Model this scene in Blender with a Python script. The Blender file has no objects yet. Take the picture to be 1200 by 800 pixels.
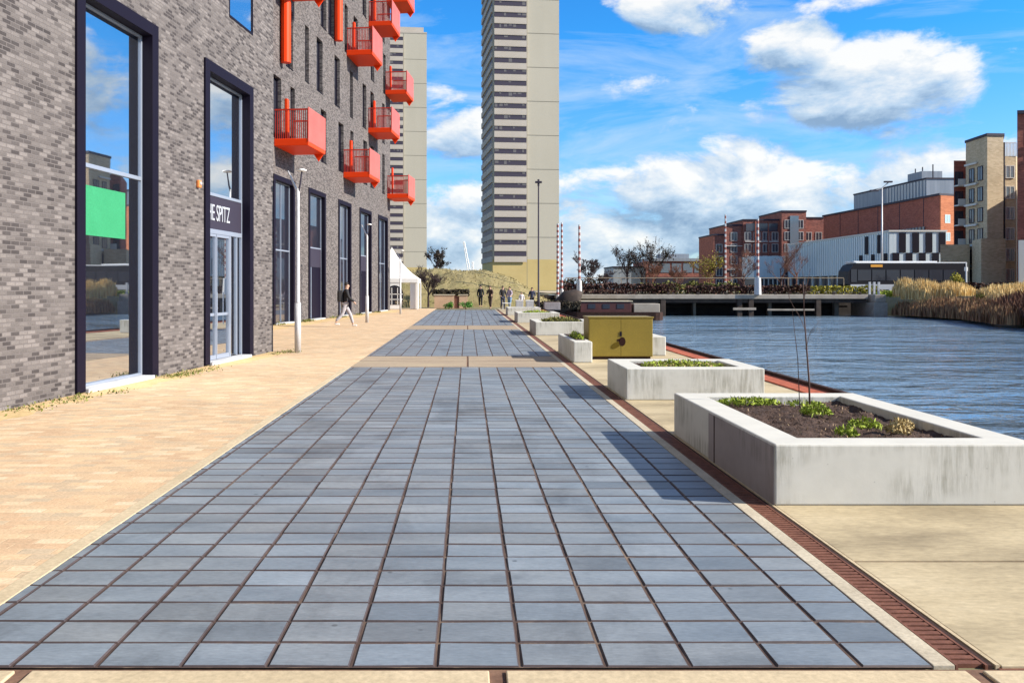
import bpy, math, random
from mathutils import Vector, Matrix, noise as mnoise

R = math.radians
sc = bpy.context.scene
COL = sc.collection
rnd = random.Random(11)

# ------------------------------------------------------------------ helpers
def link(o):
    COL.objects.link(o)
    return o

class MB:
    """collects faces and links them as ONE mesh object"""
    def __init__(s):
        s.v = []; s.f = []; s.mi = []; s.m = 0; s.col = []; s.c = None
    def face(s, pts):
        n = len(s.v)
        s.v.extend([tuple(p) for p in pts])
        s.f.append(tuple(range(n, n + len(pts)))); s.mi.append(s.m); s.col.append(s.c)
    def box(s, x0, x1, y0, y1, z0, z1, M=None):
        p = [Vector(q) for q in ((x0,y0,z0),(x1,y0,z0),(x1,y1,z0),(x0,y1,z0),(x0,y0,z1),(x1,y0,z1),(x1,y1,z1),(x0,y1,z1))]
        if M is not None: p = [M @ q for q in p]
        n = len(s.v); s.v.extend([tuple(q) for q in p])
        for f in ((3,2,1,0),(4,5,6,7),(0,1,5,4),(1,2,6,5),(2,3,7,6),(3,0,4,7)):
            s.f.append(tuple(n + i for i in f)); s.mi.append(s.m); s.col.append(s.c)
        return s
    def prism(s, poly, z0, z1):
        n = len(s.v); k = len(poly)
        s.v.extend([(x, y, z0) for x, y in poly]); s.v.extend([(x, y, z1) for x, y in poly])
        fs = [tuple(n + k - 1 - i for i in range(k)), tuple(n + k + i for i in range(k))]
        for i in range(k):
            j = (i + 1) % k
            fs.append((n + i, n + j, n + k + j, n + k + i))
        for f in fs:
            s.f.append(f); s.mi.append(s.m); s.col.append(s.c)
        return s
    def tube(s, pts, rad, n=8, cap=True):
        pts = [Vector(p) for p in pts]
        if not isinstance(rad, (list, tuple)): rad = [rad] * len(pts)
        base = len(s.v); up = None
        for i, p in enumerate(pts):
            d = (pts[min(i + 1, len(pts) - 1)] - pts[max(i - 1, 0)]).normalized()
            a = Vector((0, 0, 1)) if abs(d.z) < .9 else Vector((1, 0, 0))
            if up is None: up = d.cross(a).normalized()
            else:
                up = (up - d * up.dot(d))
                up = up.normalized() if up.length > 1e-6 else d.cross(a).normalized()
            w = d.cross(up)
            for k in range(n):
                t = 2 * math.pi * k / n
                s.v.append(tuple(p + (up * math.cos(t) + w * math.sin(t)) * rad[i]))
        for i in range(len(pts) - 1):
            for k in range(n):
                a = base + i * n + k; b = base + i * n + (k + 1) % n
                s.f.append((a, b, b + n, a + n)); s.mi.append(s.m); s.col.append(s.c)
        if cap:
            s.f.append(tuple(base + k for k in range(n))[::-1]); s.mi.append(s.m); s.col.append(s.c)
            e = base + (len(pts) - 1) * n
            s.f.append(tuple(e + k for k in range(n))); s.mi.append(s.m); s.col.append(s.c)
        return s
    def ball(s, c, r, nu=12, nv=8):
        rx, ry, rz = r if isinstance(r, (tuple, list)) else (r, r, r)
        b = len(s.v)
        for j in range(nv + 1):
            ph = math.pi * j / nv
            for i in range(nu):
                th = 2 * math.pi * i / nu
                s.v.append((c[0] + rx * math.sin(ph) * math.cos(th), c[1] + ry * math.sin(ph) * math.sin(th), c[2] + rz * math.cos(ph)))
        for j in range(nv):
            for i in range(nu):
                a = b + j * nu + i; d = b + j * nu + (i + 1) % nu
                s.f.append((a, a + nu, d + nu, d)); s.mi.append(s.m); s.col.append(s.c)
        return s
    def leaf(s, c, size, rg, upbias=.3, asp=.55):
        d = Vector((rg.gauss(0, 1), rg.gauss(0, 1), rg.gauss(0, 1) + upbias)).normalized()
        t = d.cross(Vector((rg.gauss(0, 1), rg.gauss(0, 1), rg.gauss(0, 1)))).normalized()
        c = Vector(c); a = d * size; b = t * size * asp
        s.face([c - a * .5, c + b * .5, c + a * .5, c - b * .5])
    def build(s, name, mat, parent=None, smooth=False, bevel=0, loc=None, merge=False):
        me = bpy.data.meshes.new(name)
        me.from_pydata(s.v, [], s.f)
        mats = mat if isinstance(mat, (list, tuple)) else [mat]
        for m in mats: me.materials.append(m)
        if len(mats) > 1: me.polygons.foreach_set('material_index', s.mi)
        if any(c is not None for c in s.col):
            at = me.color_attributes.new('tint', 'FLOAT_COLOR', 'CORNER')
            i = 0
            for f, c in zip(s.f, s.col):
                for _ in f:
                    at.data[i].color = c if c else (1, 1, 1, 1); i += 1
        me.validate(); me.update()
        if smooth: me.polygons.foreach_set('use_smooth', [True] * len(me.polygons))
        o = link(bpy.data.objects.new(name, me))
        if loc is not None: o.location = loc
        if parent is not None: o.parent = parent
        if bevel:
            b = o.modifiers.new('bevel', 'BEVEL'); b.width = bevel; b.segments = 2; b.limit_method = 'ANGLE'; b.angle_limit = R(40)
        return o

def tag(o, label=None, cat=None, group=None, kind=None):
    if label: o['label'] = label
    if cat: o['category'] = cat
    if group: o['group'] = group
    if kind: o['kind'] = kind
    return o

def thing(name, label, cat, loc=(0, 0, 0), rz=0, group=None):
    o = link(bpy.data.objects.new(name, None))
    o.empty_display_size = .3
    o.location = loc; o.rotation_euler = (0, 0, rz)
    return tag(o, label, cat, group)

def struct(name, mb, mat, **k):
    return tag(mb.build(name, mat, **k), kind='structure')

def copy_tree(o, parent=None, label=None, loc=None, rz=None):
    c = o.copy(); COL.objects.link(c)
    if parent is not None: c.parent = parent
    if label: c['label'] = label
    if loc is not None: c.location = loc
    if rz is not None: c.rotation_euler = (0, 0, rz)
    for ch in list(o.children): copy_tree(ch, c)
    return c

# ------------------------------------------------------------------ materials
def newmat(name):
    m = bpy.data.materials.new(name); m.use_nodes = True
    nt = m.node_tree; b = nt.nodes['Principled BSDF']
    return m, nt, b

def C4(c): return (c[0], c[1], c[2], 1)

def plain(name, col, rough=.6, metal=0, spec=.5):
    m, nt, b = newmat(name)
    b.inputs['Base Color'].default_value = C4(col); b.inputs['Roughness'].default_value = rough
    b.inputs['Metallic'].default_value = metal; b.inputs['Specular IOR Level'].default_value = spec
    return m

def ramp(nt, fac, stops, interp='LINEAR'):
    r = nt.nodes.new('ShaderNodeValToRGB'); r.color_ramp.interpolation = interp
    while len(r.color_ramp.elements) < len(stops): r.color_ramp.elements.new(.5)
    for e, (p, c) in zip(r.color_ramp.elements, stops):
        e.position = p; e.color = C4(c) if isinstance(c, (tuple, list)) else (c, c, c, 1)
    nt.links.new(fac, r.inputs[0]); return r.outputs[0]

def texco(nt, scale=(1, 1, 1)):
    t = nt.nodes.new('ShaderNodeTexCoord'); mp = nt.nodes.new('ShaderNodeMapping')
    mp.inputs['Scale'].default_value = scale
    nt.links.new(t.outputs['Object'], mp.inputs[0]); return mp.outputs[0]

def noise(nt, vec, scale, detail=5, rough=.6, dist=0):
    n = nt.nodes.new('ShaderNodeTexNoise')
    n.inputs['Scale'].default_value = scale; n.inputs['Detail'].default_value = detail
    n.inputs['Roughness'].default_value = rough; n.inputs['Distortion'].default_value = dist
    nt.links.new(vec, n.inputs['Vector']); return n.outputs['Fac']

def mixc(nt, fac, a, b, mode='MIX'):
    x = nt.nodes.new('ShaderNodeMix'); x.data_type = 'RGBA'; x.blend_type = mode
    for sock, v in ((x.inputs[0], fac), (x.inputs[6], a), (x.inputs[7], b)):
        if hasattr(v, 'links'): nt.links.new(v, sock)
        elif isinstance(v, (tuple, list)): sock.default_value = C4(v)
        else: sock.default_value = v
    return x.outputs[2]

def math_(nt, op, a, b=None, c=None, clamp=False):
    n = nt.nodes.new('ShaderNodeMath'); n.operation = op; n.use_clamp = clamp
    for i, v in enumerate((a, b, c)):
        if v is None: continue
        if hasattr(v, 'links'): nt.links.new(v, n.inputs[i])
        else: n.inputs[i].default_value = v
    return n.outputs[0]

def bump(nt, b, h, strength=.3, dist=.02):
    n = nt.nodes.new('ShaderNodeBump'); n.inputs['Strength'].default_value = strength; n.inputs['Distance'].default_value = dist
    nt.links.new(h, n.inputs['Height']); nt.links.new(n.outputs[0], b.inputs['Normal'])

def noisy(name, c1, c2, scale=4, rough=.8, bs=.25, bd=.01, c3=None, stretch=(1, 1, 1), fine=40, metal=0, spec=.3, tint=False):
    m, nt, b = newmat(name)
    v = texco(nt, stretch)
    n1 = noise(nt, v, scale, 6, .65)
    st = [(.3, c1), (.7, c2)] if c3 is None else [(.28, c1), (.5, c2), (.72, c3)]
    col = ramp(nt, n1, st)
    n2 = noise(nt, v, fine, 4, .7)
    f = ramp(nt, n2, [(.3, .78), (.7, 1.12)])
    col = mixc(nt, 1, col, f, 'MULTIPLY')
    if tint:
        a = nt.nodes.new('ShaderNodeVertexColor'); a.layer_name = 'tint'
        col = mixc(nt, 1, col, a.outputs[0], 'MULTIPLY')
    nt.links.new(col, b.inputs['Base Color'])
    if tint:   # worn blotches, spots and a few drip stains
        vv = texco(nt, (1, .55, 1))
        st = ramp(nt, noise(nt, vv, .9, 7, .7, .4), [(.34, .70), (.48, 1.0), (.66, 1.0), (.78, 1.22)])
        col = mixc(nt, 1, col, st, 'MULTIPLY')
        vo = nt.nodes.new('ShaderNodeTexVoronoi'); vo.inputs['Scale'].default_value = 3.1; vo.inputs['Randomness'].default_value = 1
        nt.links.new(texco(nt), vo.inputs['Vector'])
        col = mixc(nt, 1, col, ramp(nt, vo.outputs['Distance'], [(.035, .55), (.06, 1)]), 'MULTIPLY')
        nt.links.new(col, b.inputs['Base Color'])
    b.inputs['Roughness'].default_value = rough; b.inputs['Metallic'].default_value = metal
    b.inputs['Specular IOR Level'].default_value = spec
    if bs: bump(nt, b, n2, bs, bd)
    return m

def brickmat(name, stops, mortar, bw=.225, bh=.075, mw=.01, flat=False, offset=.5, rough=.85, dirt=.35, spec=.3, bs=.6, mix_mortar=True):
    m, nt, b = newmat(name)
    t = nt.nodes.new('ShaderNodeTexCoord')
    sp = nt.nodes.new('ShaderNodeSeparateXYZ'); nt.links.new(t.outputs['Object'], sp.inputs[0])
    cb = nt.nodes.new('ShaderNodeCombineXYZ')
    if flat:
        nt.links.new(sp.outputs[0], cb.inputs[0]); nt.links.new(sp.outputs[1], cb.inputs[1])
    else:
        nt.links.new(math_(nt, 'ADD', sp.outputs[0], sp.outputs[1]), cb.inputs[0]); nt.links.new(sp.outputs[2], cb.inputs[1])
    br = nt.nodes.new('ShaderNodeTexBrick'); nt.links.new(cb.outputs[0], br.inputs['Vector'])
    br.offset = offset
    br.inputs['Color1'].default_value = (0, 0, 0, 1); br.inputs['Color2'].default_value = (1, 1, 1, 1); br.inputs['Mortar'].default_value = (.5, .5, .5, 1)
    br.inputs['Scale'].default_value = 1; br.inputs['Mortar Size'].default_value = mw; br.inputs['Mortar Smooth'].default_value = .3
    br.inputs['Brick Width'].default_value = bw; br.inputs['Row Height'].default_value = bh
    col = ramp(nt, br.outputs['Color'], stops)
    n1 = noise(nt, t.outputs['Object'], .7, 6, .6)
    col = mixc(nt, dirt, col, ramp(nt, n1, [(.3, tuple(x * .55 for x in mortar)), (.7, tuple(min(1, x * 1.35) for x in mortar))]))
    n2 = noise(nt, t.outputs['Object'], 45, 3, .7)
    col = mixc(nt, 1, col, ramp(nt, n2, [(.3, .8), (.7, 1.15)]), 'MULTIPLY')
    if flat:
        col = mixc(nt, 1, col, ramp(nt, noise(nt, t.outputs['Object'], .45, 8, .7, .5), [(.30, .80), (.46, 1.0), (.62, 1.02), (.8, 1.12)]), 'MULTIPLY')
    if mix_mortar: col = mixc(nt, br.outputs['Fac'], col, mortar)
    nt.links.new(col, b.inputs['Base Color'])
    b.inputs['Roughness'].default_value = rough; b.inputs['Specular IOR Level'].default_value = spec
    h = math_(nt, 'SUBTRACT', math_(nt, 'MULTIPLY', br.outputs['Color'], .5), br.outputs['Fac'])
    h = math_(nt, 'ADD', h, math_(nt, 'MULTIPLY', n2, .25))
    if bs: bump(nt, b, h, bs, .012)
    return m, nt, b

def glassy(name, base, refl=.55, rough=.015, wav=.0):
    """window glass: dark room behind, strong mirror reflection in front"""
    m, nt, b = newmat(name)
    b.inputs['Base Color'].default_value = C4(base); b.inputs['Roughness'].default_value = .4
    g = nt.nodes.new('ShaderNodeBsdfGlossy'); g.inputs['Roughness'].default_value = rough; g.inputs['Color'].default_value = (.95, .98, 1, 1)
    lw = nt.nodes.new('ShaderNodeLayerWeight'); lw.inputs['Blend'].default_value = .35
    f = math_(nt, 'MULTIPLY_ADD', lw.outputs['Fresnel'], .5, refl, clamp=True)
    mx = nt.nodes.new('ShaderNodeMixShader')
    nt.links.new(f, mx.inputs[0]); nt.links.new(b.outputs[0], mx.inputs[1]); nt.links.new(g.outputs[0], mx.inputs[2])
    if wav:
        n = noise(nt, texco(nt), .8, 2, .5)
        bp = nt.nodes.new('ShaderNodeBump'); bp.inputs['Strength'].default_value = wav; bp.inputs['Distance'].default_value = .02
        nt.links.new(n, bp.inputs['Height']); nt.links.new(bp.outputs[0], g.inputs['Normal'])
    nt.links.new(mx.outputs[0], nt.nodes['Material Output'].inputs[0])
    return m

M = {}
M['brick'], _, _ = brickmat('grey_brick', [(0, (.026, .021, .022)), (.22, (.045, .038, .038)), (.36, (.10, .087, .083)), (.72, (.15, .132, .125)), (1, (.215, .19, .18))], (.13, .114, .11), .175, .06, .008, dirt=.25)
M['pavers'], ntp, bp_ = brickmat('tan_pavers', [(0, (.50, .325, .195)), (.2, (.60, .405, .24)), (.42, (.46, .365, .25)), (.6, (.62, .425, .25)), (.8, (.65, .46, .275)), (1, (.70, .55, .37))], (.58, .42, .26), .21, .105, .006, flat=True, dirt=.25, bs=.35)
M['slab'] = noisy('concrete_slab', (.46, .365, .23), (.60, .485, .32), 1.3, .9, .2, .004, fine=30)
M['quay'] = noisy('quay_concrete', (.25, .20, .125), (.46, .375, .235), .8, .9, .3, .004, c3=(.57, .475, .315), stretch=(.6, 1.5, 1), fine=22)
M['strip'] = noisy('edge_concrete', (.42, .36, .265), (.56, .49, .37), 2.5, .9, .2, .004)
M['band'] = noisy('weathered_band', (.20, .155, .11), (.36, .28, .20), 1.4, .9, .3, .006, c3=(.42, .34, .22), stretch=(.35, 2.2, 1))
M['joint'] = noisy('brown_joint', (.10, .05, .035), (.24, .14, .09), 5, .95, .3, .004)
M['sandjoint'] = noisy('sandy_joint', (.040, .024, .022), (.085, .054, .043), 2.0, .95, .3, .004, c3=(.26, .185, .13), stretch=(3, .5, 1))
M['tile'] = noisy('blue_grey_tile', (.158, .185, .212), (.248, .278, .305), 2.2, .5, .25, .003, stretch=(.45, 1.6, 1), fine=45, tint=True, spec=.4)
M['rust'] = noisy('rusty_iron', (.13, .05, .032), (.26, .11, .07), 9, .75, .3, .003, metal=.25, fine=60)
M['rustdark'] = noisy('dark_rust', (.02, .010, .008), (.06, .025, .018), 6, .9, .2, .003)
M['rustedge'] = noisy('red_rust_cap', (.27, .06, .03), (.52, .14, .065), 9, .8, .4, .006, fine=50)
M['ground'] = noisy('open_ground', (.12, .11, .06), (.22, .19, .11), .3, .95, .2, .02, c3=(.15, .16, .07), fine=8)
M['asphalt'] = noisy('asphalt', (.045, .045, .047), (.065, .065, .066), 1.5, .9, .3, .004)
M['mud'] = noisy('bank_mud', (.045, .03, .02), (.09, .06, .04), 2, .95, .4, .03)
M['darkstone'] = noisy('wet_quay_wall', (.02, .016, .015), (.05, .04, .035), 1.5, .8, .4, .02)
M['mound'] = noisy('dry_grass', (.17, .14, .06), (.29, .235, .11), .9, .95, .6, .06, c3=(.21, .19, .07), fine=9)
M['frame'] = plain('dark_window_frame', (.0055, .0035, .012), .6, 0, .15)
M['frame2'] = plain('slate_fascia', (.03, .025, .042), .6, 0, .3)
M['alu'] = plain('pale_aluminium', (.30, .34, .42), .35, .3)
M['glass'] = glassy('window_glass', (.012, .014, .022), .60, wav=.03)
M['glassdk'] = glassy('dim_window_glass', (.012, .012, .022), .20, wav=.05)
M['glassfar'] = glassy('far_glass', (.03, .027, .04), .03, .08)
M['glassbus'] = glassy('bus_glass', (.015, .015, .025), .0, .02)
M['towerwin'] = plain('tower_window_band', (.055, .045, .065), .5, 0, .3)
M['glassblue'] = glassy('pavilion_glass', (.20, .27, .32), .30, .08)
M['green'] = noisy('green_board', (.032, .245, .105), (.040, .28, .125), 2, .5, 0)
M['white'] = plain('white_paint', (.80, .79, .76), .5)
M['letter'] = plain('white_letters', (.42, .44, .48), .6)
M['red'] = plain('orange_red_steel', (.84, .052, .004), .5, 0, .2)
M['redmesh'] = plain('red_balustrade_bars', (.55, .030, .010), .5)
M['pink'] = noisy('pale_pink_panel', (.52, .085, .055), (.58, .12, .085), 1.5, .35, 0)
M['orange'] = plain('orange_plastic', (.75, .24, .06), .4)
M['sill'] = noisy('pale_sill', (.34, .34, .35), (.50, .50, .51), 4, .8, .1)
M['galv'] = noisy('galvanised_post', (.50, .49, .50), (.62, .61, .60), 5, .45, .05, metal=.25)
M['dirt'] = noisy('soil', (.028, .016, .013), (.10, .062, .046), 9, .98, 1.0, .04, c3=(.05, .03, .025), fine=30)
M['tower'] = None

# planter concrete: pale, with vertical weather streaks
def planter_mat(name, base, dark):
    m, nt, b = newmat(name)
    v = texco(nt); vs = texco(nt, (9, 9, .9)); vl = texco(nt, (.8, .8, 1.6))
    st = noise(nt, vs, 2.2, 6, .7); pl = noise(nt, vl, 1.3, 3, .5)
    sp = nt.nodes.new('ShaderNodeSeparateXYZ'); nt.links.new(v, sp.inputs[0])
    f = math_(nt, 'MULTIPLY', ramp(nt, st, [(.42, 0), (.62, 1)]), ramp(nt, pl, [(.42, 0), (.58, 1)]))
    geo = nt.nodes.new('ShaderNodeNewGeometry'); sn = nt.nodes.new('ShaderNodeSeparateXYZ'); nt.links.new(geo.outputs['True Normal'], sn.inputs[0])
    side = math_(nt, 'SUBTRACT', 1, math_(nt, 'ABSOLUTE', sn.outputs[2]), clamp=True)
    f = math_(nt, 'MULTIPLY', math_(nt, 'MULTIPLY', f, side), .65)
    c = ramp(nt, noise(nt, v, 3, 6, .65), [(.3, tuple(x * .92 for x in base)), (.7, tuple(x * 1.06 for x in base))])
    c = mixc(nt, f, c, dark)
    fn = noise(nt, v, 60, 3, .7)
    vo = nt.nodes.new('ShaderNodeTexVoronoi'); vo.inputs['Scale'].default_value = 9; nt.links.new(v, vo.inputs['Vector'])
    pits = ramp(nt, vo.outputs['Distance'], [(.03, .55), (.06, 1)])
    c = mixc(nt, .6, c, pits, 'MULTIPLY')
    nt.links.new(c, b.inputs['Base Color']); b.inputs['Roughness'].default_value = .85; b.inputs['Specular IOR Level'].default_value = .25
    bump(nt, b, fn, .15, .003)
    return m
M['planter'] = planter_mat('planter_concrete', (.57, .555, .50), (.25, .235, .185))
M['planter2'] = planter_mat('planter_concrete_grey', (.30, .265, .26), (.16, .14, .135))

def leafmat(name, a, bcol, c):
    m, nt, b = newmat(name)
    oi = nt.nodes.new('ShaderNodeNewGeometry')
    col = ramp(nt, oi.outputs['Random Per Island'], [(0, a), (.5, bcol), (1, c)])
    nt.links.new(col, b.inputs['Base Color']); b.inputs['Roughness'].default_value = .7; b.inputs['Specular IOR Level'].default_value = .2
    return m
M['weed'] = leafmat('weed_leaf', (.14, .18, .02), (.24, .31, .03), (.36, .42, .06))
M['wallweed'] = leafmat('wall_weed_leaf', (.06, .075, .02), (.13, .15, .03), (.26, .24, .07))
M['brightleaf'] = leafmat('bright_shrub_leaf', (.03, .12, .02), (.07, .22, .04), (.20, .34, .05))
M['litter'] = leafmat('dead_litter', (.10, .06, .04), (.24, .16, .10), (.42, .31, .18))
M['straw'] = leafmat('straw_leaf', (.34, .24, .10), (.50, .38, .17), (.62, .50, .26))
M['mound_blade'] = leafmat('mound_blade', (.16,.13,.05), (.26,.21,.09), (.36,.30,.15))
M['reed'] = leafmat('reed_blade', (.55, .37, .14), (.76, .56, .25), (.85, .68, .36))
M['reedbrown'] = leafmat('brown_reed', (.16, .085, .05), (.32, .18, .10), (.48, .31, .15))
M['scrub'] = leafmat('scrub_twigs', (.07, .03, .022), (.17, .08, .05), (.28, .15, .09))
M['hedgered'] = leafmat('red_hedge_leaf', (.025, .012, .012), (.06, .026, .022), (.11, .055, .04))
M['hedgegreen'] = leafmat('olive_hedge_leaf', (.06, .07, .02), (.12, .12, .03), (.20, .18, .05))
M['hedgedark'] = leafmat('dark_hedge_leaf', (.015, .014, .010), (.035, .03, .02), (.07, .05, .03))
M['yellowleaf'] = leafmat('yellow_green_leaf', (.16, .16, .02), (.28, .25, .03), (.40, .33, .06))
M['twig'] = noisy('twig_bark', (.07, .04, .035), (.13, .08, .065), 6, .9, 0)
M['twigdark'] = noisy('dark_twig_bark', (.03, .02, .025), (.07, .045, .045), 6, .9, 0)
M['twigred'] = noisy('red_twig_bark', (.13, .06, .045), (.22, .11, .075), 6, .9, 0)

# ------------------------------------------------------------------ camera, light, sky
cam = link(bpy.data.objects.new('camera', bpy.data.cameras.new('camera')))
cam.location = (0, 0, 1.6); cam.rotation_euler = (R(90), 0, 0)
cam.data.sensor_width = 36; cam.data.lens = 30
cam.data.shift_x = 52 / 1200; cam.data.shift_y = -63 / 1200
cam.data.clip_start = .05; cam.data.clip_end = 9000
sc.camera = cam

SUN_EL = R(29); SUN_AZ = R(104)      # clockwise from +Y
sd = Vector((math.sin(SUN_AZ) * math.cos(SUN_EL), math.cos(SUN_AZ) * math.cos(SUN_EL), math.sin(SUN_EL)))
sun = link(bpy.data.objects.new('sun', bpy.data.lights.new('sun', 'SUN')))
sun.data.energy = 4.6; sun.data.angle = R(.5); sun.data.color = (1, .93, .82)
sun.rotation_euler = (-sd).to_track_quat('-Z', 'Y').to_euler()

w = bpy.data.worlds.new('World'); sc.world = w; w.use_nodes = True
nt = w.node_tree
bg = nt.nodes['Background']; bg.inputs['Strength'].default_value = .10
sky = nt.nodes.new('ShaderNodeTexSky'); sky.sky_type = 'NISHITA'; sky.sun_disc = False
sky.sun_elevation = SUN_EL; sky.sun_rotation = SUN_AZ; sky.air_density = 1.0; sky.dust_density = .4; sky.ozone_density = 2.0
tc = nt.nodes.new('ShaderNodeTexCoord')
sx = nt.nodes.new('ShaderNodeSeparateXYZ'); nt.links.new(tc.outputs['Generated'], sx.inputs[0])
X_, Y_, Z_ = sx.outputs
hor = math_(nt, 'SQRT', math_(nt, 'ADD', math_(nt, 'MULTIPLY', X_, X_), math_(nt, 'MULTIPLY', Y_, Y_)))
V_ = math_(nt, 'DIVIDE', Z_, math_(nt, 'MAXIMUM', hor, .02))
A_ = math_(nt, 'ARCTAN2', X_, Y_)
def pxa(x, y):
    return math.atan((x - 548) / 1000), (337 - y) / math.sqrt(1e6 + (x - 548) ** 2)
BL = []   # clouds of the day: azimuth, tan(elevation), radii, weight
for x, y, rx, ry, wt in ((1022,100,98,50,1.25),(930,56,50,36,1.08),(1062,92,62,46,1.15),(980,126,84,28,1.05),(905,138,34,14,.85),(800,265,230,62,1.0),(690,235,60,50,.95),
                         (885,218,82,56,1.35),(800,230,130,48,1.15),(720,245,90,42,.85),(980,235,60,40,.8),
                         (800,5,80,34,1.1),(735,98,46,17,.62),(690,50,50,22,.5),(1075,212,150,32,.9),(1130,75,70,16,.45),
                         (530,160,58,30,1.05),(535,262,70,60,1.0),(505,110,40,26,.7),(520,90,40,40,.45),(560,235,100,32,.8),(700,165,20,14,.5),(980,2,70,16,.7)):
    a, v = pxa(x, y); BL.append((a, v, rx / 1000., ry / 1000., wt))
for a, v, ra, rv, wt in ((-.55,.25,.2,.09,.9),(-.9,.5,.25,.15,.9),(.75,.22,.16,.07,1.0),(1.0,.42,.2,.1,.9),(1.5,.3,.3,.1,.9),(2.1,.5,.3,.15,.9),(-1.6,.4,.3,.14,.9),(-2.4,.3,.3,.1,.9),(2.8,.35,.3,.12,.9)):
    BL.append((a, v, ra, rv, wt))
def density(a, v, dvec):
    mx = None
    for a0, v0, ra, rv, wt in BL:
        p = math_(nt, 'MULTIPLY', math_(nt, 'SUBTRACT', a, a0), 1 / ra)
        q = math_(nt, 'MULTIPLY', math_(nt, 'SUBTRACT', v, v0), 1 / rv)
        g = math_(nt, 'MULTIPLY_ADD', p, p, math_(nt, 'MULTIPLY', q, q))
        g = math_(nt, 'MULTIPLY', math_(nt, 'MAXIMUM', math_(nt, 'MULTIPLY_ADD', g, -.5, 1), 0), wt)
        mx = g if mx is None else math_(nt, 'SMOOTH_MAX', mx, g, .15)
    band = math_(nt, 'MULTIPLY', math_(nt, 'MULTIPLY_ADD', v, -4.6, 1.0), 1.02)
    mx = math_(nt, 'SMOOTH_MAX', mx, math_(nt, 'MAXIMUM', band, 0), .15)
    cb = nt.nodes.new('ShaderNodeCombineXYZ')
    nt.links.new(a, cb.inputs[0]); nt.links.new(math_(nt, 'MULTIPLY', v, 1.7), cb.inputs[1]); cb.inputs[2].default_value = 3.7
    n = noise(nt, cb.outputs[0], 10, 11, .62, .25)
    return math_(nt, 'ADD', mx, math_(nt, 'MULTIPLY_ADD', n, 2.3, -1.58))
d0 = density(A_, V_, None)
d1 = density(math_(nt, 'ADD', A_, .016), math_(nt, 'ADD', V_, .026), None)
alpha = nt.nodes.new('ShaderNodeMapRange'); alpha.interpolation_type = 'SMOOTHSTEP'
alpha.inputs['From Min'].default_value = .0; alpha.inputs['From Max'].default_value = .42
nt.links.new(d0, alpha.inputs[0])
lit = math_(nt, 'MULTIPLY_ADD', math_(nt, 'SUBTRACT', d0, d1), 1.05, .42, clamp=True)
cc = ramp(nt, lit, [(0, (1.35, 2.05, 3.0)), (.45, (2.75, 3.5, 4.3)), (1, (5.2, 5.15, 4.95))])
tint = ramp(nt, math_(nt, 'MULTIPLY', V_, 2.2, clamp=True), [(0, (.85, .98, 1.15)), (.12, (.62, .88, 1.17)), (.30, (.42, .78, 1.22)), (.6, (.17, .74, 1.22)), (.76, (.16, .70, 1.2)), (1, (.62, .74, .92))])
skyc = mixc(nt, 1, sky.outputs[0], tint, 'MULTIPLY')
cbw = nt.nodes.new('ShaderNodeCombineXYZ')      # thin wisps
nt.links.new(math_(nt, 'MULTIPLY_ADD', V_, 1.2, math_(nt, 'MULTIPLY', A_, 2.6)), cbw.inputs[0]); nt.links.new(math_(nt, 'MULTIPLY', V_, 11), cbw.inputs[1]); cbw.inputs[2].default_value = 1.3
wsp = ramp(nt, noise(nt, cbw.outputs[0], 1.6, 9, .62, .8), [(.47, 0), (.75, .62)])
skyc = mixc(nt, wsp, skyc, (3.4, 4.1, 4.6))
fin = mixc(nt, math_(nt, 'MULTIPLY', alpha.outputs[0], .93), skyc, cc)
nt.links.new(fin, bg.inputs['Color'])

vs = sc.view_settings
sc.display_settings.display_device = 'sRGB'
vs.view_transform = 'Standard'; vs.look = 'None'; vs.exposure = 1.0; vs.gamma = 1; vs.use_curve_mapping = False
sc.cycles.max_bounces = 6; sc.cycles.diffuse_bounces = 3; sc.cycles.glossy_bounces = 4; sc.cycles.use_denoising = True
sc.cycles.sample_clamp_indirect = 6

# ------------------------------------------------------------------ ground, canal, paving
WZ = -.9
g = MB()
# near quay land, far land, right bank, one sheet in steps
LX = 5.55
g.face([(-3500,-300,-.02),(LX,-300,-.02),(LX,79,-.02),(-3500,79,-.02)])
g.face([(-3500,79,-.02),(LX,79,-.02),(9,95,-.02),(9,140,.3),(-3500,140,.3)])
g.face([(-3500,140,.3),(9,140,.3),(60,6000,.8),(-3500,6000,.8)])
g.face([(9,95,-.02),(LX,79,-.02),(LX,79,.95),(9,95,.95)][::-1])
g.face([(9,140,.3),(9,95,-.02),(9,95,.95),(9,140,.95)][::-1])
g.face([(LX,79,.95),(36.2,79,.95),(40,95,1.0),(9,95,.95)])
g.face([(9,95,.95),(40,95,1.0),(400,95,1.2),(4500,6000,1.2),(60,6000,.8),(9,140,.95)])
edge = [(36.2,79),(37.2,71),(36.7,61),(33.4,51),(30.5,38),(29,20),(28,-40),(28,-300)]
top = [(x + 3.2, y + .8) for x, y in edge]
top[0] = (40, 95)
for i in range(len(edge) - 1):
    a, b2 = edge[i], edge[i+1]; c, d = top[i], top[i+1]
    g.face([(a[0],a[1],-1.6),(b2[0],b2[1],-1.6),(d[0],d[1],.9),(c[0],c[1],1.0 if i == 0 else .9)])
g.face([(x, y, 1.0 if i == 0 else .9) for i, (x, y) in enumerate(top)] + [(4500,-300,1.2),(4500,6000,1.2),(400,95,1.2)])
struct('ground', g, M['ground'])
wl = MB()
wl.box(LX - .5, LX, -300, 78.6, -3, -.03); wl.box(LX, 36.4, 78.6, 79.0, -3, .93)
struct('quay_wall', wl, M['darkstone'])

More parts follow.
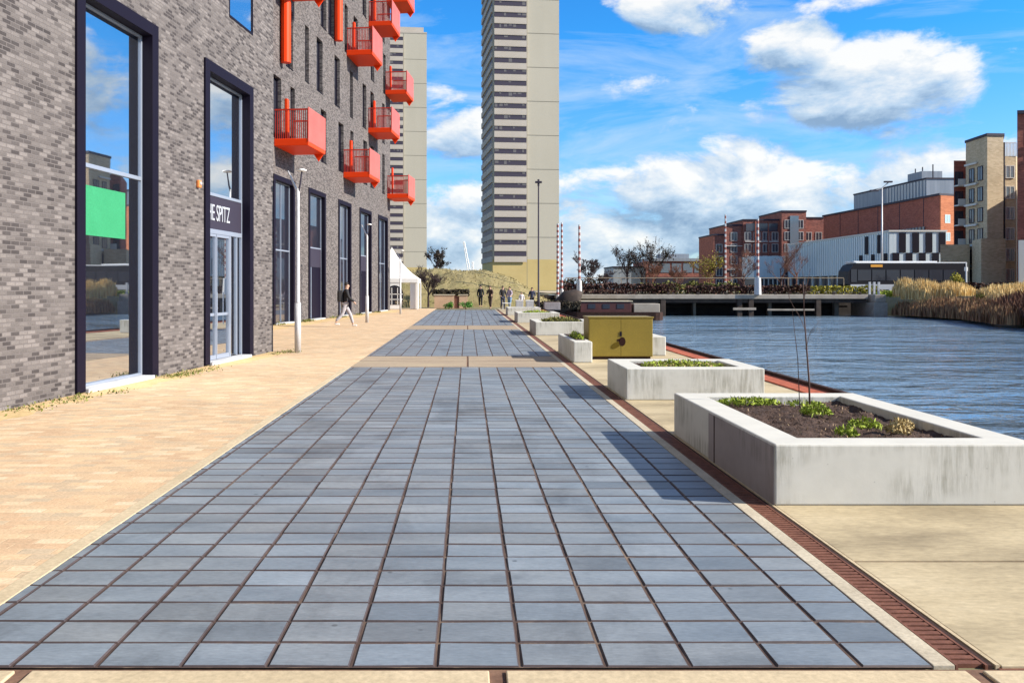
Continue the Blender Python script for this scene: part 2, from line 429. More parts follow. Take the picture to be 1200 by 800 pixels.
wm, nt2, b = newmat('canal_water')
b.inputs['Base Color'].default_value = (.14, .195, .25, 1); b.inputs['Roughness'].default_value = .09; b.inputs['IOR'].default_value = 1.45
b.inputs['Specular IOR Level'].default_value = .9
v1 = texco(nt2, (.6, 1.0, 1)); v2 = texco(nt2, (.22, .42, 1)); v3 = texco(nt2, (.03, .09, 1))
r1 = noise(nt2, texco(nt2, (.75, 1.0, 1)), 1.5, 4, .55, .5); r2 = noise(nt2, texco(nt2, (.45, .8, 1)), .55, 4, .55, .6)
h = math_(nt2, 'ADD', math_(nt2, 'POWER', r1, 1.6), math_(nt2, 'MULTIPLY', r2, 1.5))
wind = noise(nt2, v3, 1.0, 4, .6, .3)
h = math_(nt2, 'MULTIPLY', h, ramp(nt2, wind, [(.36, .35), (.60, 1.25)]))
nt2.links.new(ramp(nt2, wind, [(.35, .02), (.65, .10)]), b.inputs['Roughness'])
nt2.links.new(ramp(nt2, wind, [(.35, (.12, .195, .27)), (.65, (.19, .27, .345))]), b.inputs['Base Color'])
bump(nt2, b, h, .8, .32)
wat = MB(); wat.face([(LX,-300,WZ),(60,-300,WZ),(60,79,WZ),(LX,79,WZ)])
struct('water', wat, wm)

# tiled promenade bays
TX0, TX1 = -2.36, 1.97
def bay(y0, y1, x0=TX0, x1=TX1, dx=.36, dy=.2455, ph=-.134, seed=1):
    rg = random.Random(seed)
    base = MB(); base.face([(x0,y0,-.0062),(x1,y0,-.0062),(x1,y1,-.0062),(x0,y1,-.0062)])
    struct('paving_joints', base, M['sandjoint'])
    xs = [x0]; k = math.ceil((x0 + .06 - ph) / dx)
    while ph + k * dx < x1 - .06: xs.append(ph + k * dx); k += 1
    xs.append(x1)
    t = MB(); y = y0; row = 0
    while y < y1 - .02:
        ye = min(y + dy, y1)
        rowt = rg.uniform(.95, 1.05)
        for i in range(len(xs) - 1):
            gx = .0064 + rg.uniform(-.002, .003); gy = .0062 + rg.uniform(-.0015, .002)
            j = rg.uniform(-.004, .004)
            a0, a1 = xs[i] + (gx if i else 0), xs[i+1] - (gx if i < len(xs) - 2 else 0)
            b0, b1 = y + gy + j, ye - gy + j
            if row == 0: b0 = y + .006
            if ye >= y1: b1 = ye
            tt = rowt * rg.choice((.80, .90, .96, 1, 1, 1.05, 1.12)); hue = rg.uniform(-.04, .04)
            t.c = (tt * (1 + hue), tt, tt * (1 - hue), 1)
            z = [rg.uniform(-.0022, .0018) for _ in range(4)]; e = .006
            P = [(a0+e,b0+e,z[0]),(a1-e,b0+e,z[1]),(a1-e,b1-e,z[2]),(a0+e,b1-e,z[3])]
            Q = [(a0,b0,-.006),(a1,b0,-.006),(a1,b1,-.006),(a0,b1,-.006)]
            n = len(t.v); t.v.extend(P + Q)
            for f in ((0,1,2,3),(4,5,1,0),(5,6,2,1),(6,7,3,2),(7,4,0,3)):
                t.f.append(tuple(n + q for q in f)); t.mi.append(0); t.col.append(t.c if f[0] == 0 else (.34, .22, .19, 1))
        y = ye; row += 1
    struct('paving', t, M['tile'])
bay(3.61, 17.2, seed=1)
bay(20.0, 32.6, x0=-2.36, dx=.36, dy=.2455, seed=2)
bay(36.2, 61.5, x0=-2.36, dx=.36, dy=.2455, seed=3)

def flat(name, mat, x0, x1, y0, y1, z=0):
    m = MB(); m.face([(x0,y0,z),(x1,y0,z),(x1,y1,z),(x0,y1,z)])
    return struct(name, m, mat)
# weathered bands between bays: slabs with a joint
for y0, y1 in ((17.2, 20.0), (32.6, 36.2)):
    flat('paving_joints', M['joint'], -2.36, TX1, y0, y1, -.012)
    b_ = MB()
    for xa, xb in ((-2.355, -.02), (.02, TX1)):
        b_.box(xa, xb, y0 + .05, (y0 + y1) / 2 - .03, -.03, .0); b_.box(xa, xb, (y0 + y1) / 2 + .03, y1 - .05, -.03, -.002)
    struct('path', b_, M['band'])
# front concrete slabs
flat('path_joint', M['joint'], -12, 5.1, -6, 3.605, -.012)
s_ = MB()
xs = [-11.3, -9.4, -7.55, -5.65, -3.75, -1.86, .125, 2.12, 5.1]
for i in range(len(xs) - 1):
    s_.box(xs[i] + .035, xs[i+1] - .035, -6, 3.575, -.05, 0)
struct('path', s_, M['slab'], bevel=.006)
# light edge strip
e_ = MB()
y = 3.62; k = 0
while y < 61:
    e_.box(TX1 + .004, 2.068, y, y + 2.99, -.05, .001); y += 3
struct('kerb', e_, M['strip'], bevel=.004)
# quay concrete slabs, right
q_ = MB()
flat('quay_joint', M['rust'], 2.25, 5.1, 3.605, 66, -.012)
ys = [3.60, 5.0, 8.35, 11.7, 15.0, 18.4, 21.8, 25.2, 28.6, 32, 38, 44, 50, 56, 66]
for i in range(len(ys) - 1):
    q_.box(2.262, 5.1, ys[i] + .017, ys[i+1] - .017, -.05, 0)
struct('quay', q_, M['quay'], bevel=.004)
# brick footpath (left), clipped along the two building walls
pv = MB()
pv.face([(-30,3.6,-.004),(-2.365,3.6,-.004),(-2.365,66,-.004),(-30,66,-.004)])
struct('footpath', pv, M['pavers'])
pe = MB(); y = 3.6
pe.box(-2.47, -2.362, 3.6, 17.2, -.05, .001)
struct('kerb', pe, M['slab'], bevel=.003)

# rusted quay capping and drain
qc = thing('quay_edge_cap', 'rust red steel capping running along the canal edge behind the planters', 'edge cap', (5.1, 0, 0))
m_ = MB(); m_.box(.0, .38, -6, 66, -.06, .02); m_.build('deck_plate', M['rustedge'], qc)
m_ = MB(); m_.box(.38, .47, -6, 66, -.5, .075); m_.build('edge_beam', M['rustdark'], qc, bevel=.01)
dr = thing('drain_channel', 'long rusty slotted drain channel set between the dark paving and the quay slabs', 'drain', (2.068, 3.62, 0))
m_ = MB(); m_.box(0, .19, 0, 57.4, -.12, -.03); m_.build('channel_bed', M['rustdark'], dr)
m_ = MB()
m_.box(.002, .014, 0, 57.4, -.05, .001); m_.box(.128, .14, 0, 57.4, -.05, .001)
y = 0
while y < 57.2:
    p = .052 if y < 12 else .5
    m_.box(.014, .128, y + (.018 if y < 12 else .02), y + p, -.03, -.001); y += p
m_.build('grating', M['rust'], dr)
m_ = MB(); m_.box(.14, .158, 0, 57.4, -.05, .0005); m_.build('rail', M['rustdark'], dr)
m_ = MB(); m_.box(.172, .190, 0, 57.4, -.05, .001); m_.build('rail', M['slab'], dr)

# ------------------------------------------------------------------ brick apartment building on the left
TH = math.atan(.114); CT, ST = math.cos(TH), math.sin(TH)
bld = thing('brick_building', 'long grey brick apartment building with orange red balconies, left of the promenade', 'building', (-7.281, 0, 0), -TH)
XF = -5.017
def s_near(Y): return Y / CT
def s_far(Y): return (Y - .568) / CT
def s_bal(Y): return (Y - .40) / CT
def wall_holes(mb, x, s0, s1, z0, z1, holes, depth=.3):
    ys = sorted({s0, s1, *[h[0] for h in holes], *[h[1] for h in holes]})
    zs = sorted({z0, z1, *[h[2] for h in holes], *[h[3] for h in holes]})
    for i in range(len(ys) - 1):
        for j in range(len(zs) - 1):
            cy = (ys[i] + ys[i+1]) / 2; cz = (zs[j] + zs[j+1]) / 2
            if any(h[0] < cy < h[1] and h[2] < cz < h[3] for h in holes): continue
            mb.face([(x,ys[i],zs[j]),(x,ys[i+1],zs[j]),(x,ys[i+1],zs[j+1]),(x,ys[i],zs[j+1])])
    for a, b2, c, d in holes:
        xi = x - depth
        mb.face([(x,a,c),(xi,a,c),(xi,a,d),(x,a,d)][::-1]); mb.face([(x,b2,c),(xi,b2,c),(xi,b2,d),(x,b2,d)])
        mb.face([(x,a,d),(xi,a,d),(xi,b2,d),(x,b2,d)][::-1]); mb.face([(x,a,c),(xi,a,c),(xi,b2,c),(x,b2,c)])
S_END = s_near(21.29)
nearw = [(s_near(12.685), s_near(15.2)), (s_near(17.21), s_near(19.84)), (s_near(8.2), s_near(10.75)), (s_near(3.7), s_near(6.2))]
small = [(s_near(18.5), s_near(19.9), 7.47, 9.7), (s_near(13.2), s_near(14.6), 7.47, 9.7)]
nearw = nearw[:2]
holes_n = [(a, b2, .0, 6.24) for a, b2 in nearw] + small
HB = 25.5
mw_ = MB()
wall_holes(mw_, 0, -9, S_END, -.05, HB, holes_n)
mw_.face([(0,S_END,-.05),(-16,S_END,-.05),(-16,S_END,HB),(0,S_END,HB)])
mw_.face([(0,-9,-.05),(-16,-9,-.05),(-16,-9,HB),(0,-9,HB)][::-1])
farwin = [(36.05,38.9),(41.0,43.9),(46.4,49.15),(51.2,54.3),(56.3,59.3)]
up = []
rows = {8.0: (36.6,38.65,43.6,47.0,49.4,52.7,54.6,58.0), 11.43: (38.2,40.8,42.9,46.2,49.3,52.5,54.6,58.0),
        14.86: (36.6,38.65,43.6,45.0,48.1,50.3,54.7,58.3), 18.29: (38.2,40.8,42.9,46.2,49.3,52.5,54.6,58.0), 21.72: (36.6,38.65,43.6,47.0,49.4,52.7,54.6,58.3)}
widths = (1.0, .62, 1.05, 1.1, .7, 1.0, 1.0, .8)
for z, lst in rows.items():
    for Yc, wd in zip(lst, widths):
        s = s_far(Yc); up.append((s - wd / 2, s + wd / 2, z, z + 2.65))
holes_f = [(s_far(a), s_far(b2), .0, 6.42) for a, b2 in farwin] + up
S_FAR = s_far(60.2)
wall_holes(mw_, XF, S_END, S_FAR, -.05, HB, holes_f)
mw_.face([(XF,S_FAR,-.05),(XF-14,S_FAR,-.05),(XF-14,S_FAR,HB),(XF,S_FAR,HB)])
mw_.build('wall', M['brick'], bld)
m_ = MB(); m_.box(-15.9, .0, -9, S_END, HB, HB + .12); m_.box(XF - 14, XF, S_END + .01, S_FAR, HB, HB + .12); m_.build('roof', M['frame2'], bld)

def tall_window(x, a, b2, z1, style, glass):
    """dark box frame proud of the brick, recessed glass, pale transoms"""
    fr = MB(); jw = .215; p = .045; dp = -.21
    fr.box(x + dp, x + p, a - .01, a + jw, .03, z1); fr.box(x + dp, x + p, b2 - jw, b2 + .01, .03, z1)
    fr.box(x + dp, x + p, a + jw, b2 - jw, z1 - .22, z1)
    fr.box(x + dp - .05, x + dp, a + .02, b2 - .02, .02, z1 - .02)
    win = fr.build('window', M['frame'], bld, bevel=.006)
    gx = x + dp + .012
    si = MB(); si.box(x + dp, x + .09, a + jw, b2 - jw, .0, .07); si.build('sill', M['sill'], win, bevel=.006)
    # slim aluminium frame round the glass
    al = MB(); t = .035; A, B = a + jw + .004, b2 - jw - .004
    al.box(gx, gx + .05, A, A + t * .6, .07, z1 - .225); al.box(gx, gx + .05, B - t, B, .07, z1 - .225)
    al.box(gx, gx + .05, A + t, B - t, z1 - .26, z1 - .225)
    al.build('inner_frame', M['alu'], win)
    def pane(y0, y1, z0, zz, mat=glass):
        q = MB(); q.box(gx, gx + .02, y0, y1, z0, zz); return q.build('pane', mat, win)
    def bar(y0, y1, z0, zz, mat=M['alu'], nm='transom'):
        q = MB(); q.box(gx, gx + .055, y0, y1, z0, zz); return q.build(nm, mat, win, bevel=.004)
    Ai, Bi = A + t, B - t
    if style == 'shop':
        pane(Ai, Bi, .11, 3.47); pane(Ai, Bi, 3.54, z1 - .262); bar(Ai, Bi, 3.472, 3.538)
        bar(Ai, Bi, .071, .108)
        q = MB(); q.box(gx + .022, gx + .027, Ai + .01, Ai + 1.52, 2.42, 3.2); o = q.build('poster', M['green'], win); o['label'] = 'plain bright green board fixed inside the glass'
    elif style == 'entrance':
        pane(Ai, Bi, 3.60, z1 - .262); bar(Ai, Bi, 3.535, 3.598)
        f = MB(); f.box(gx, gx + .04, Ai, Bi, 2.84, 3.534); f.build('fascia', M['frame2'], win)
        bar(Ai, Bi, 2.74, 2.838)
        # double door + side light
        mid = Ai + 1.42
        for d0_, d1_ in ((Ai + .01, Ai + .70), (Ai + .72, mid)):
            dm = MB()
            dm.box(gx, gx + .055, d0_, d0_ + .035, .08, 2.735); dm.box(gx, gx + .055, d1_ - .035, d1_, .08, 2.735)
            dm.box(gx, gx + .055, d0_ + .035, d1_ - .035, 2.68, 2.735); dm.box(gx, gx + .055, d0_ + .035, d1_ - .035, .08, .17)
            dm.box(gx, gx + .045, d0_ + .035, d1_ - .035, 1.0, 1.06)
            dm.m = 1; dm.box(gx, gx + .02, d0_ + .036, d1_ - .036, .171, .999); dm.box(gx, gx + .02, d0_ + .036, d1_ - .036, 1.061, 2.679)
            dm.m = 0; dm.tube([(gx + .10, d1_ - .07, .8), (gx + .10, d1_ - .07, 1.5)], .014, 8)
            dm.build('door', [M['alu'], glass], win)
        bar(mid + .02, mid + .08, .08, 2.735, nm='mullion'); pane(mid + .09, Bi, .1, 2.735)
        bar(mid + .42, mid + .46, .08, 2.735, nm='mullion')
        cu = bpy.data.curves.new('lettering', 'FONT'); cu.body = 'THE SPITZ'; cu.size = .5; cu.extrude = .006; cu.align_x = 'CENTER'; cu.align_y = 'CENTER'
        o = bpy.data.objects.new('lettering', cu); link(o)
        dg = bpy.context.evaluated_depsgraph_get(); dg.update()
        me = bpy.data.meshes.new_from_object(o.evaluated_get(dg)); bpy.data.objects.remove(o)
        me.materials.clear(); me.materials.append(M['letter'])
        o = link(bpy.data.objects.new('lettering', me)); o.parent = win
        wx = max(v.co.x for v in me.vertices) - min(v.co.x for v in me.vertices)
        o.matrix_local = Matrix.Translation((gx + .05, (Ai + mid + .1) / 2, 3.17)) @ Matrix(((0,0,1,0),(1,0,0,0),(0,1,0,0),(0,0,0,1))) @ Matrix.Diagonal((1.36 / wx, .98, 1, 1))
    elif style == 'door':
        pane(Ai, Bi, 3.60, z1 - .262); bar(Ai, Bi, 3.535, 3.598)
        f = MB(); f.box(gx, gx + .04, Ai, Bi, 2.62, 3.534); f.build('fascia', M['frame2'], win)
        d = MB(); d.box(gx, gx + .03, Ai + .75, Bi, .08, 2.61); d.build('door', M['frame'], win); pane(Ai, Ai + .7, .1, 2.61)
        bar(Ai + .70, Ai + .75, .1, 2.61, nm='mullion')
    else:
        n = 3 if style == 'three' else 2
        for i in range(n):
            y0 = Ai + (Bi - Ai) * i / n; y1 = Ai + (Bi - Ai) * (i + 1) / n
            pane(y0 + (.03 if i else 0), y1, .1, 3.2); pane(y0 + (.03 if i else 0), y1, 3.27, z1 - .262)
            if i: bar(y0, y0 + .03, .1, z1 - .262, nm='mullion')
        bar(Ai, Bi, 3.203, 3.267)
tall_window(0, *nearw[0], 6.24, 'shop', M['glass'])
tall_window(0, *nearw[1], 6.24, 'entrance', M['glass'])
for (a, b2), stl in zip(farwin, ('two', 'door', 'three', 'door', 'two')):
    tall_window(XF, s_far(a), s_far(b2), 6.42, stl, M['glassdk'])
# upper windows
for a, b2, z0, z1 in small:
    fr = MB()
    fr.box(-.06, .012, a, a + .03, z0, z1); fr.box(-.06, .012, b2 - .03, b2, z0, z1); fr.box(-.06, .012, a + .03, b2 - .03, z0, z0 + .05); fr.box(-.06, .012, a + .03, b2 - .03, z1 - .05, z1)
    wn = fr.build('window', M['frame'], bld)
    q = MB(); q.box(-.05, -.012, a + .03, b2 - .03, z0 + .05, z1 - .05); q.build('pane', M['glass'], wn)
protos = {}
for a, b2, z0, z1 in up:
    wd = round(b2 - a, 3)
    if wd not in protos:
        fr = MB(); h = wd / 2; t = .06
        fr.box(-.24, -.16, -h, -h + t, 0, 2.65); fr.box(-.24, -.16, h - t, h, 0, 2.65); fr.box(-.24, -.16, -h + t, h - t, 2.65 - t, 2.65); fr.box(-.24, -.16, -h + t, h - t, 0, t)
        fr.box(-.2, .03, -h, h, -.03, .0)
        fr.box(-.235, -.17, -h + t, h - t, 1.0, 1.05)
        wn = fr.build('window', M['frame'], bld)
        q = MB(); q.box(-.23, -.20, -h + t, h - t, t, 2.65 - t); q.build('pane', M['glassdk'], wn)
        protos[wd] = wn; o = wn
    else:
        o = copy_tree(protos[wd], bld)
    o.location = (XF, (a + b2) / 2, z0)
# balconies
def make_balcony():
    L, D = 2.55, 1.5
    m = MB(); m.box(.0, D, 0, L, 0, .30)
    bal = m.build('balcony', M['red'], bld, bevel=.02)
    def bars(pts, z0, z1):
        q = MB()
        (x0, y0), (x1, y1) = pts; ln = math.hypot(x1 - x0, y1 - y0); n = int(ln / .085)
        for i in range(n + 1):
            x = x0 + (x1 - x0) * i / n; y = y0 + (y1 - y0) * i / n
            q.box(x - .014, x + .014, y - .014, y + .014, z0, z1)
        return q
    for yy in (.035, L - .035):
        q = bars(((.05, yy), (D - .05, yy)), .30, 1.50); q.box(.02, D, yy - .03, yy + .03, 1.50, 1.56)
        q.build('railing', M['redmesh'], bal)
    q = MB(); q.box(D - .03, D + .012, -.01, L + .01, .16, 1.62); q.build('panel', M['pink'], bal, bevel=.008)
    q = MB(); q.box(D - .05, D - .03, .03, L - .03, 1.5, 1.56); q.build('handrail', M['red'], bal)
    q = MB(); q.box(.02, .12, 1.35, 1.62, .3, 2.3); q.build('post', M['red'], bal)
    q = MB(); q.face([(D-.5,L-.06,0),(D-.05,L-.06,0),(D-.28,L-.06,-.32)]); q.face([(D-.5,L-.12,0),(D-.05,L-.12,0),(D-.28,L-.12,-.32)][::-1])
    q.face([(D-.5,L-.06,0),(D-.28,L-.06,-.32),(D-.28,L-.12,-.32),(D-.5,L-.12,0)]); q.face([(D-.05,L-.06,0),(D-.28,L-.06,-.32),(D-.28,L-.12,-.32),(D-.05,L-.12,0)][::-1])
    q.build('bracket', M['red'], bal)
    return bal
bal0 = make_balcony()
bl = [(36.0,7.6),(47.3,7.72),(59.0,7.8),(53.3,11.3),(36.0,14.55),(48.0,14.7),(58.4,14.85),(53.4,18.0),(41.8,18.0),(58.8,21.3),(47.3,21.5)]
for i, (Y, z) in enumerate(bl):
    o = bal0 if i == 0 else copy_tree(bal0, bld)
    o.location = (XF, s_bal(Y), z)
for Y, z0, z1 in ((37.05,11.35,14.5),(45.7,14.8,21.5)):
    q = MB(); q.tube([(XF + .22, s_far(Y), z0), (XF + .22, s_far(Y), z1)], .22, 12); q.build('post', M['red'], bld, smooth=False)
# alarm box
q = MB(); q.box(0, .07, -.06, .06, -.075, .075)
ab = thing('alarm_box', 'small orange alarm box on the brick wall between the two tall windows', 'alarm box', (-7.281 + ST * s_near(16.9), CT * s_near(16.9), 3.65), -TH)
q.build('case', M['orange'], ab, bevel=.02); q = MB(); q.ball((.075, 0, .01), (.02, .035, .035)); q.build('lamp', M['letter'], ab, smooth=True)

# ------------------------------------------------------------------ planters
def leaf_patch(name, mat, c, rx, ry, rz, n, size, seed, label=None, cat=None, kind=None, group=None, up=.9):
    rg = random.Random(seed); m = MB()
    for _ in range(n):
        a = rg.uniform(0, 2 * math.pi); r = math.sqrt(rg.random())
        x = rx * r * math.cos(a); y = ry * r * math.sin(a); z = rz * rg.random() * (1 - .7 * r * r)
        m.leaf((x, y, z), size * rg.uniform(.7, 1.7), rg, up, .3)
    return tag(m.build(name, mat, loc=c), label, cat, group, kind)

def planter(label, x0, x1, y0, y1, h=.45, rim=.28, soil=.40, bumps=True, seed=0):
    t = thing('concrete_planter', label, 'planter', ((x0+x1)/2, (y0+y1)/2, 0), group='concrete planters along the quay')
    a, b2 = (x1-x0)/2, (y1-y0)/2; rg = random.Random(seed)
    m = MB()
    o = [(-a,-b2),(a,-b2),(a,b2),(-a,b2)]; i = [(-a+rim,-b2+rim),(a-rim,-b2+rim),(a-rim,b2-rim),(-a+rim,b2-rim)]
    for k in range(4):
        j = (k+1) % 4
        m.face([(*o[k],0),(*o[j],0),(*o[j],h),(*o[k],h)])
        m.face([(*o[k],h),(*o[j],h),(*i[j],h),(*i[k],h)])
        m.face([(*i[k],h),(*i[j],h),(*i[j],.1),(*i[k],.1)])
    m.face([(*p,0) for p in o][::-1])
    me = m.build('shell', M['planter'], t)
    import bmesh
    bm = bmesh.new(); bm.from_mesh(me.data); bmesh.ops.remove_doubles(bm, verts=bm.verts, dist=1e-5); bmesh.ops.recalc_face_normals(bm, faces=bm.faces); bm.to_mesh(me.data); bm.free()
    bv = me.modifiers.new('bevel', 'BEVEL'); bv.width = .014; bv.segments = 2; bv.limit_method = 'ANGLE'
    # soil: bumpy sheet
    s = MB(); nx = max(6, int((x1-x0-2*rim)/.028)); ny = max(6, int((y1-y0-2*rim)/.028))
    if not bumps: nx, ny = 6, 6
    P = {}
    for p in range(nx+1):
        for q in range(ny+1):
            x = -a+rim+.001 + (2*(a-rim)-.002)*p/nx; y = -b2+rim+.001 + (2*(b2-rim)-.002)*q/ny
            z = soil + .05*(mnoise.noise(Vector((x*3+seed,y*3,0)))) + .022*mnoise.noise(Vector((x*11,y*11,seed))) + .016*mnoise.noise(Vector((x*27,y*27,seed))) - .02
            P[p,q] = len(s.v); s.v.append((x,y,min(z, h-.004)))
    for p in range(nx):
        for q in range(ny):
            s.f.append((P[p,q],P[p+1,q],P[p+1,q+1],P[p,q+1])); s.mi.append(0); s.col.append(None)
    s.build('soil', M['dirt'], t, smooth=True)
    if bumps:
        lt = MB()
        for _ in range(int(420 * (x1 - x0) * (y1 - y0) / 5)):
            q = rg.choice(s.v); lt.leaf((q[0] + rg.uniform(-.01, .01), q[1] + rg.uniform(-.01, .01), q[2] + .004), rg.uniform(.012, .05), rg, 2.5, .28)
        tag(lt.build('litter', M['litter'], t), kind='stuff')
    return t
p1 = planter('nearest and largest pale concrete planter with dark soil and a bare sapling', 2.256, 4.22, 6.27, 9.33, seed=1)
# left flank, its shade painted in as darker grey, with a joint towards the far end
m_ = MB(); m_.box(-.986, -.981, -1.515, .18, .0, .43); o = m_.build('flank_shade_panel', M['planter2'], p1); o['label'] = 'flank beside the drain, coloured darker for its shade'
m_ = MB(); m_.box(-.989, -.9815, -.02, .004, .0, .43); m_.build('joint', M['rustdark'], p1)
p2 = planter('low pale concrete planter standing just behind the nearest large one', 2.26, 4.23, 12.15, 13.8, seed=2)
# planter round the cabinet: L shaped
t = thing('concrete_planter', 'pale L shaped planter wrapped round the back and left side of the olive cabinet', 'planter', (2.26, 18.2, 0), group='concrete planters along the quay')
m_ = MB(); m_.prism([(0,0),(.40,0),(.40,1.85),(2.40,1.85),(2.40,3.1),(0,3.1)], 0, .45); m_.build('shell', M['planter'], t, bevel=.02)
m_ = MB(); m_.box(.12, .32, .5, 2.85, .44, .462); m_.box(.33, 2.15, 2.1, 2.85, .44, .462); m_.build('soil', M['dirt'], t)
p4 = planter('pale planter with a strip of low green plants beyond the olive cabinet', 2.28, 4.25, 28.6, 31.4, seed=4, bumps=False)
p5 = planter('small far pale planter beside the drain, behind the planter with the green strip', 2.28, 4.2, 39.0, 41.6, seed=5, bumps=False)
p6 = planter('farthest low pale planter on the quay, near the group of people', 2.3, 4.2, 49.0, 51.5, seed=6, bumps=False)

# planting
leaf_patch('creeping_plant', M['weed'], (2.92, 8.86, .40), .33, .16, .07, 420, .045, 21, 'long low green creeping plant along the far left corner of the nearest planter', 'plant')
leaf_patch('weed_clump', M['weed'], (3.33, 8.15, .40), .15, .14, .09, 260, .045, 22, 'bright green weed clump at the foot of the bare sapling', 'plant', group='weed clumps in the nearest planter')
leaf_patch('weed_clump', M['weed'], (3.42, 7.36, .40), .14, .13, .09, 240, .042, 23, 'bright green weed clump between the two smaller clumps in mid soil of the nearest planter', 'plant', group='weed clumps in the nearest planter')
leaf_patch('weed_clump', M['weed'], (3.10, 6.98, .40), .09, .09, .08, 150, .04, 24, 'small round green weed clump nearest the front rim of the nearest planter', 'plant', group='weed clumps in the nearest planter')
leaf_patch('dry_weed_clump', M['straw'], (3.56, 7.05, .40), .10, .10, .12, 170, .05, 25, 'straw coloured dry weed clump by the right front of the nearest planter', 'plant', group='weed clumps in the nearest planter')
leaf_patch('dry_weed_clump', M['straw'], (3.78, 7.35, .40), .07, .06, .07, 90, .045, 26, 'tiny straw coloured weed tuft close to the right rim of the nearest planter', 'plant', group='weed clumps in the nearest planter')
leaf_patch('weed_clump', M['weed'], (3.45, 8.75, .40), .22, .12, .05, 160, .04, 27, 'thin sparse green weeds by the far rim of the nearest planter', 'plant', group='weed clumps in the nearest planter')
leaf_patch('ground_cover', M['weed'], (3.24, 12.95, .41), .62, .45, .10, 900, .05, 31, 'low green ground cover filling the second planter', 'plants', kind='stuff')
leaf_patch('ground_cover', M['straw'], (3.3, 12.9, .42), .6, .4, .07, 260, .05, 32, 'dry straw coloured weeds among the ground cover of the second planter', 'plants', kind='stuff')
leaf_patch('ground_cover', M['weed'], (2.5, 19.6, .45), .12, .9, .16, 260, .06, 33, 'low weeds in the planter beside the cabinet', 'plants', kind='stuff')
leaf_patch('ground_cover', M['hedgegreen'], (3.27, 30, .42), .7, 1.05, .16, 900, .09, 34, 'dark green ground cover in the planter beyond the cabinet', 'plants', kind='stuff')
leaf_patch('ground_cover', M['weed'], (3.24, 40.3, .42), .66, .9, .12, 300, .09, 35, 'green ground cover in the small far planter', 'plants', kind='stuff')
# weeds and grit along the wall
def wall_weeds():
    rg = random.Random(5); m = MB()
    for s, n, wd in ((9.2,90,.2),(10.3,60,.2),(11.3,90,.25),(12.2,120,.3),(13.1,50,.15),(15.5,140,.22),(16.0,120,.3),(16.7,60,.3),(20.6,50,.2),(21.3,120,.25)):
        cx = -7.281 + ST * s + rg.uniform(.08, .5); cy = CT * s
        for _ in range(n):
            m.leaf((cx + rg.gauss(0, wd * .55), cy + rg.gauss(0, wd), .01 + abs(rg.gauss(0, .02))), .04 * rg.uniform(.6, 1.4), rg, .8)
    for Y in (36.5, 39.5, 40.6, 44.6, 46, 50, 55):
        cx = .114 * Y - 12.33 + rg.uniform(.1, .4)
        for _ in range(90): m.leaf((cx + rg.gauss(0, .15), Y + rg.gauss(0, .4), .02 + abs(rg.gauss(0, .04))), .08 * rg.uniform(.6, 1.3), rg, .8)
    return m
tag(wall_weeds().build('weeds', M['wallweed']), 'scattered green weeds growing along the foot of the brick wall', 'weeds', kind='stuff')
def sand():
    rg = random.Random(8); m = MB(); N = 260
    def strip(f, y0, y1, w):
        prev = None
        for i in range(N + 1):
            Y = y0 + (y1 - y0) * i / N; x = f(Y)
            ww = w * (.55 + .55 * (mnoise.noise(Vector((Y * .9, 3, 0))) + .5 * mnoise.noise(Vector((Y * 3.3, 9, 0)))) + .25)
            cur = ((x - .2, Y, .012), (x + max(.08, ww) * .5, Y, .010), (x + max(.1, ww), Y, -.0035))
            if prev:
                m.face([prev[0], cur[0], cur[1], prev[1]][::-1]); m.face([prev[1], cur[1], cur[2], prev[2]][::-1])
            prev = cur
    strip(lambda Y: .114 * Y - 7.281, 4, 21.4, .55)
    strip(lambda Y: .114 * Y - 12.33, 24, 60, 1.5)
    return m
M['sand'] = noisy('loose_sand', (.50, .33, .15), (.64, .45, .23), 2.2, .95, .5, .01, c3=(.40, .29, .12), fine=35)
struct('sand_strip', sand(), M['sand'])

# bare sapling in the nearest planter
def branch(m, p, d, ln, r, depth, rg, spread=.5, n=6, droop=0, kids=(2, 4), seg=4, minr=.002):
    pts = [Vector(p)]; d = Vector(d).normalized()
    for i in range(seg):
        d = (d + Vector((rg.gauss(0, .10), rg.gauss(0, .10), rg.gauss(0, .05) - droop))).normalized()
        pts.append(pts[-1] + d * ln / seg)
    m.tube(pts, [max(minr, r * (1 - .6 * i / seg)) for i in range(seg + 1)], n, cap=False)
    if depth > 0:
        for k in range(rg.randint(*kids)):
            t = rg.uniform(.35, 1); i = min(seg - 1, int(t * seg)); q = pts[i].lerp(pts[i+1], t * seg - i)
            a = rg.uniform(0, 2 * math.pi); side = Vector((math.cos(a), math.sin(a), rg.uniform(.1, .8)))
            branch(m, q, d + side * spread, ln * rg.uniform(.45, .7), r * .5, depth - 1, rg, spread, max(3, n - 1), droop, kids, max(2, seg - 1), minr)
rg = random.Random(3)
sap = thing('sapling', 'thin bare sapling with few twigs growing in the nearest planter', 'sapling', (3.43, 8.55, .38))
m_ = MB(); m_.tube([(0,0,0),(-.01,0,.3),(-.03,.01,.62),(-.05,.02,.95),(-.06,.02,1.28)], [.010,.009,.0075,.0055,.003], 7); m_.build('trunk', M['twig'], sap, smooth=True)
m_ = MB()
for z, dx, ln in ((.6,.35,.25),(.8,-.5,.38),(.98,-.4,.3),(1.1,.4,.25)):
    branch(m_, (-.02 - z*.035, .01, z), (dx, rg.uniform(-.5,.5), 1.2), ln, .0035, 1, rg, .45, 5, 0, (1, 2), 4, .0014)
m_.tube([(-.09,.03,0),(-.11,.03,.5),(-.17,.02,1.0)], [.005,.004,.002], 5)
m_.build('branches', M['twig'], sap)

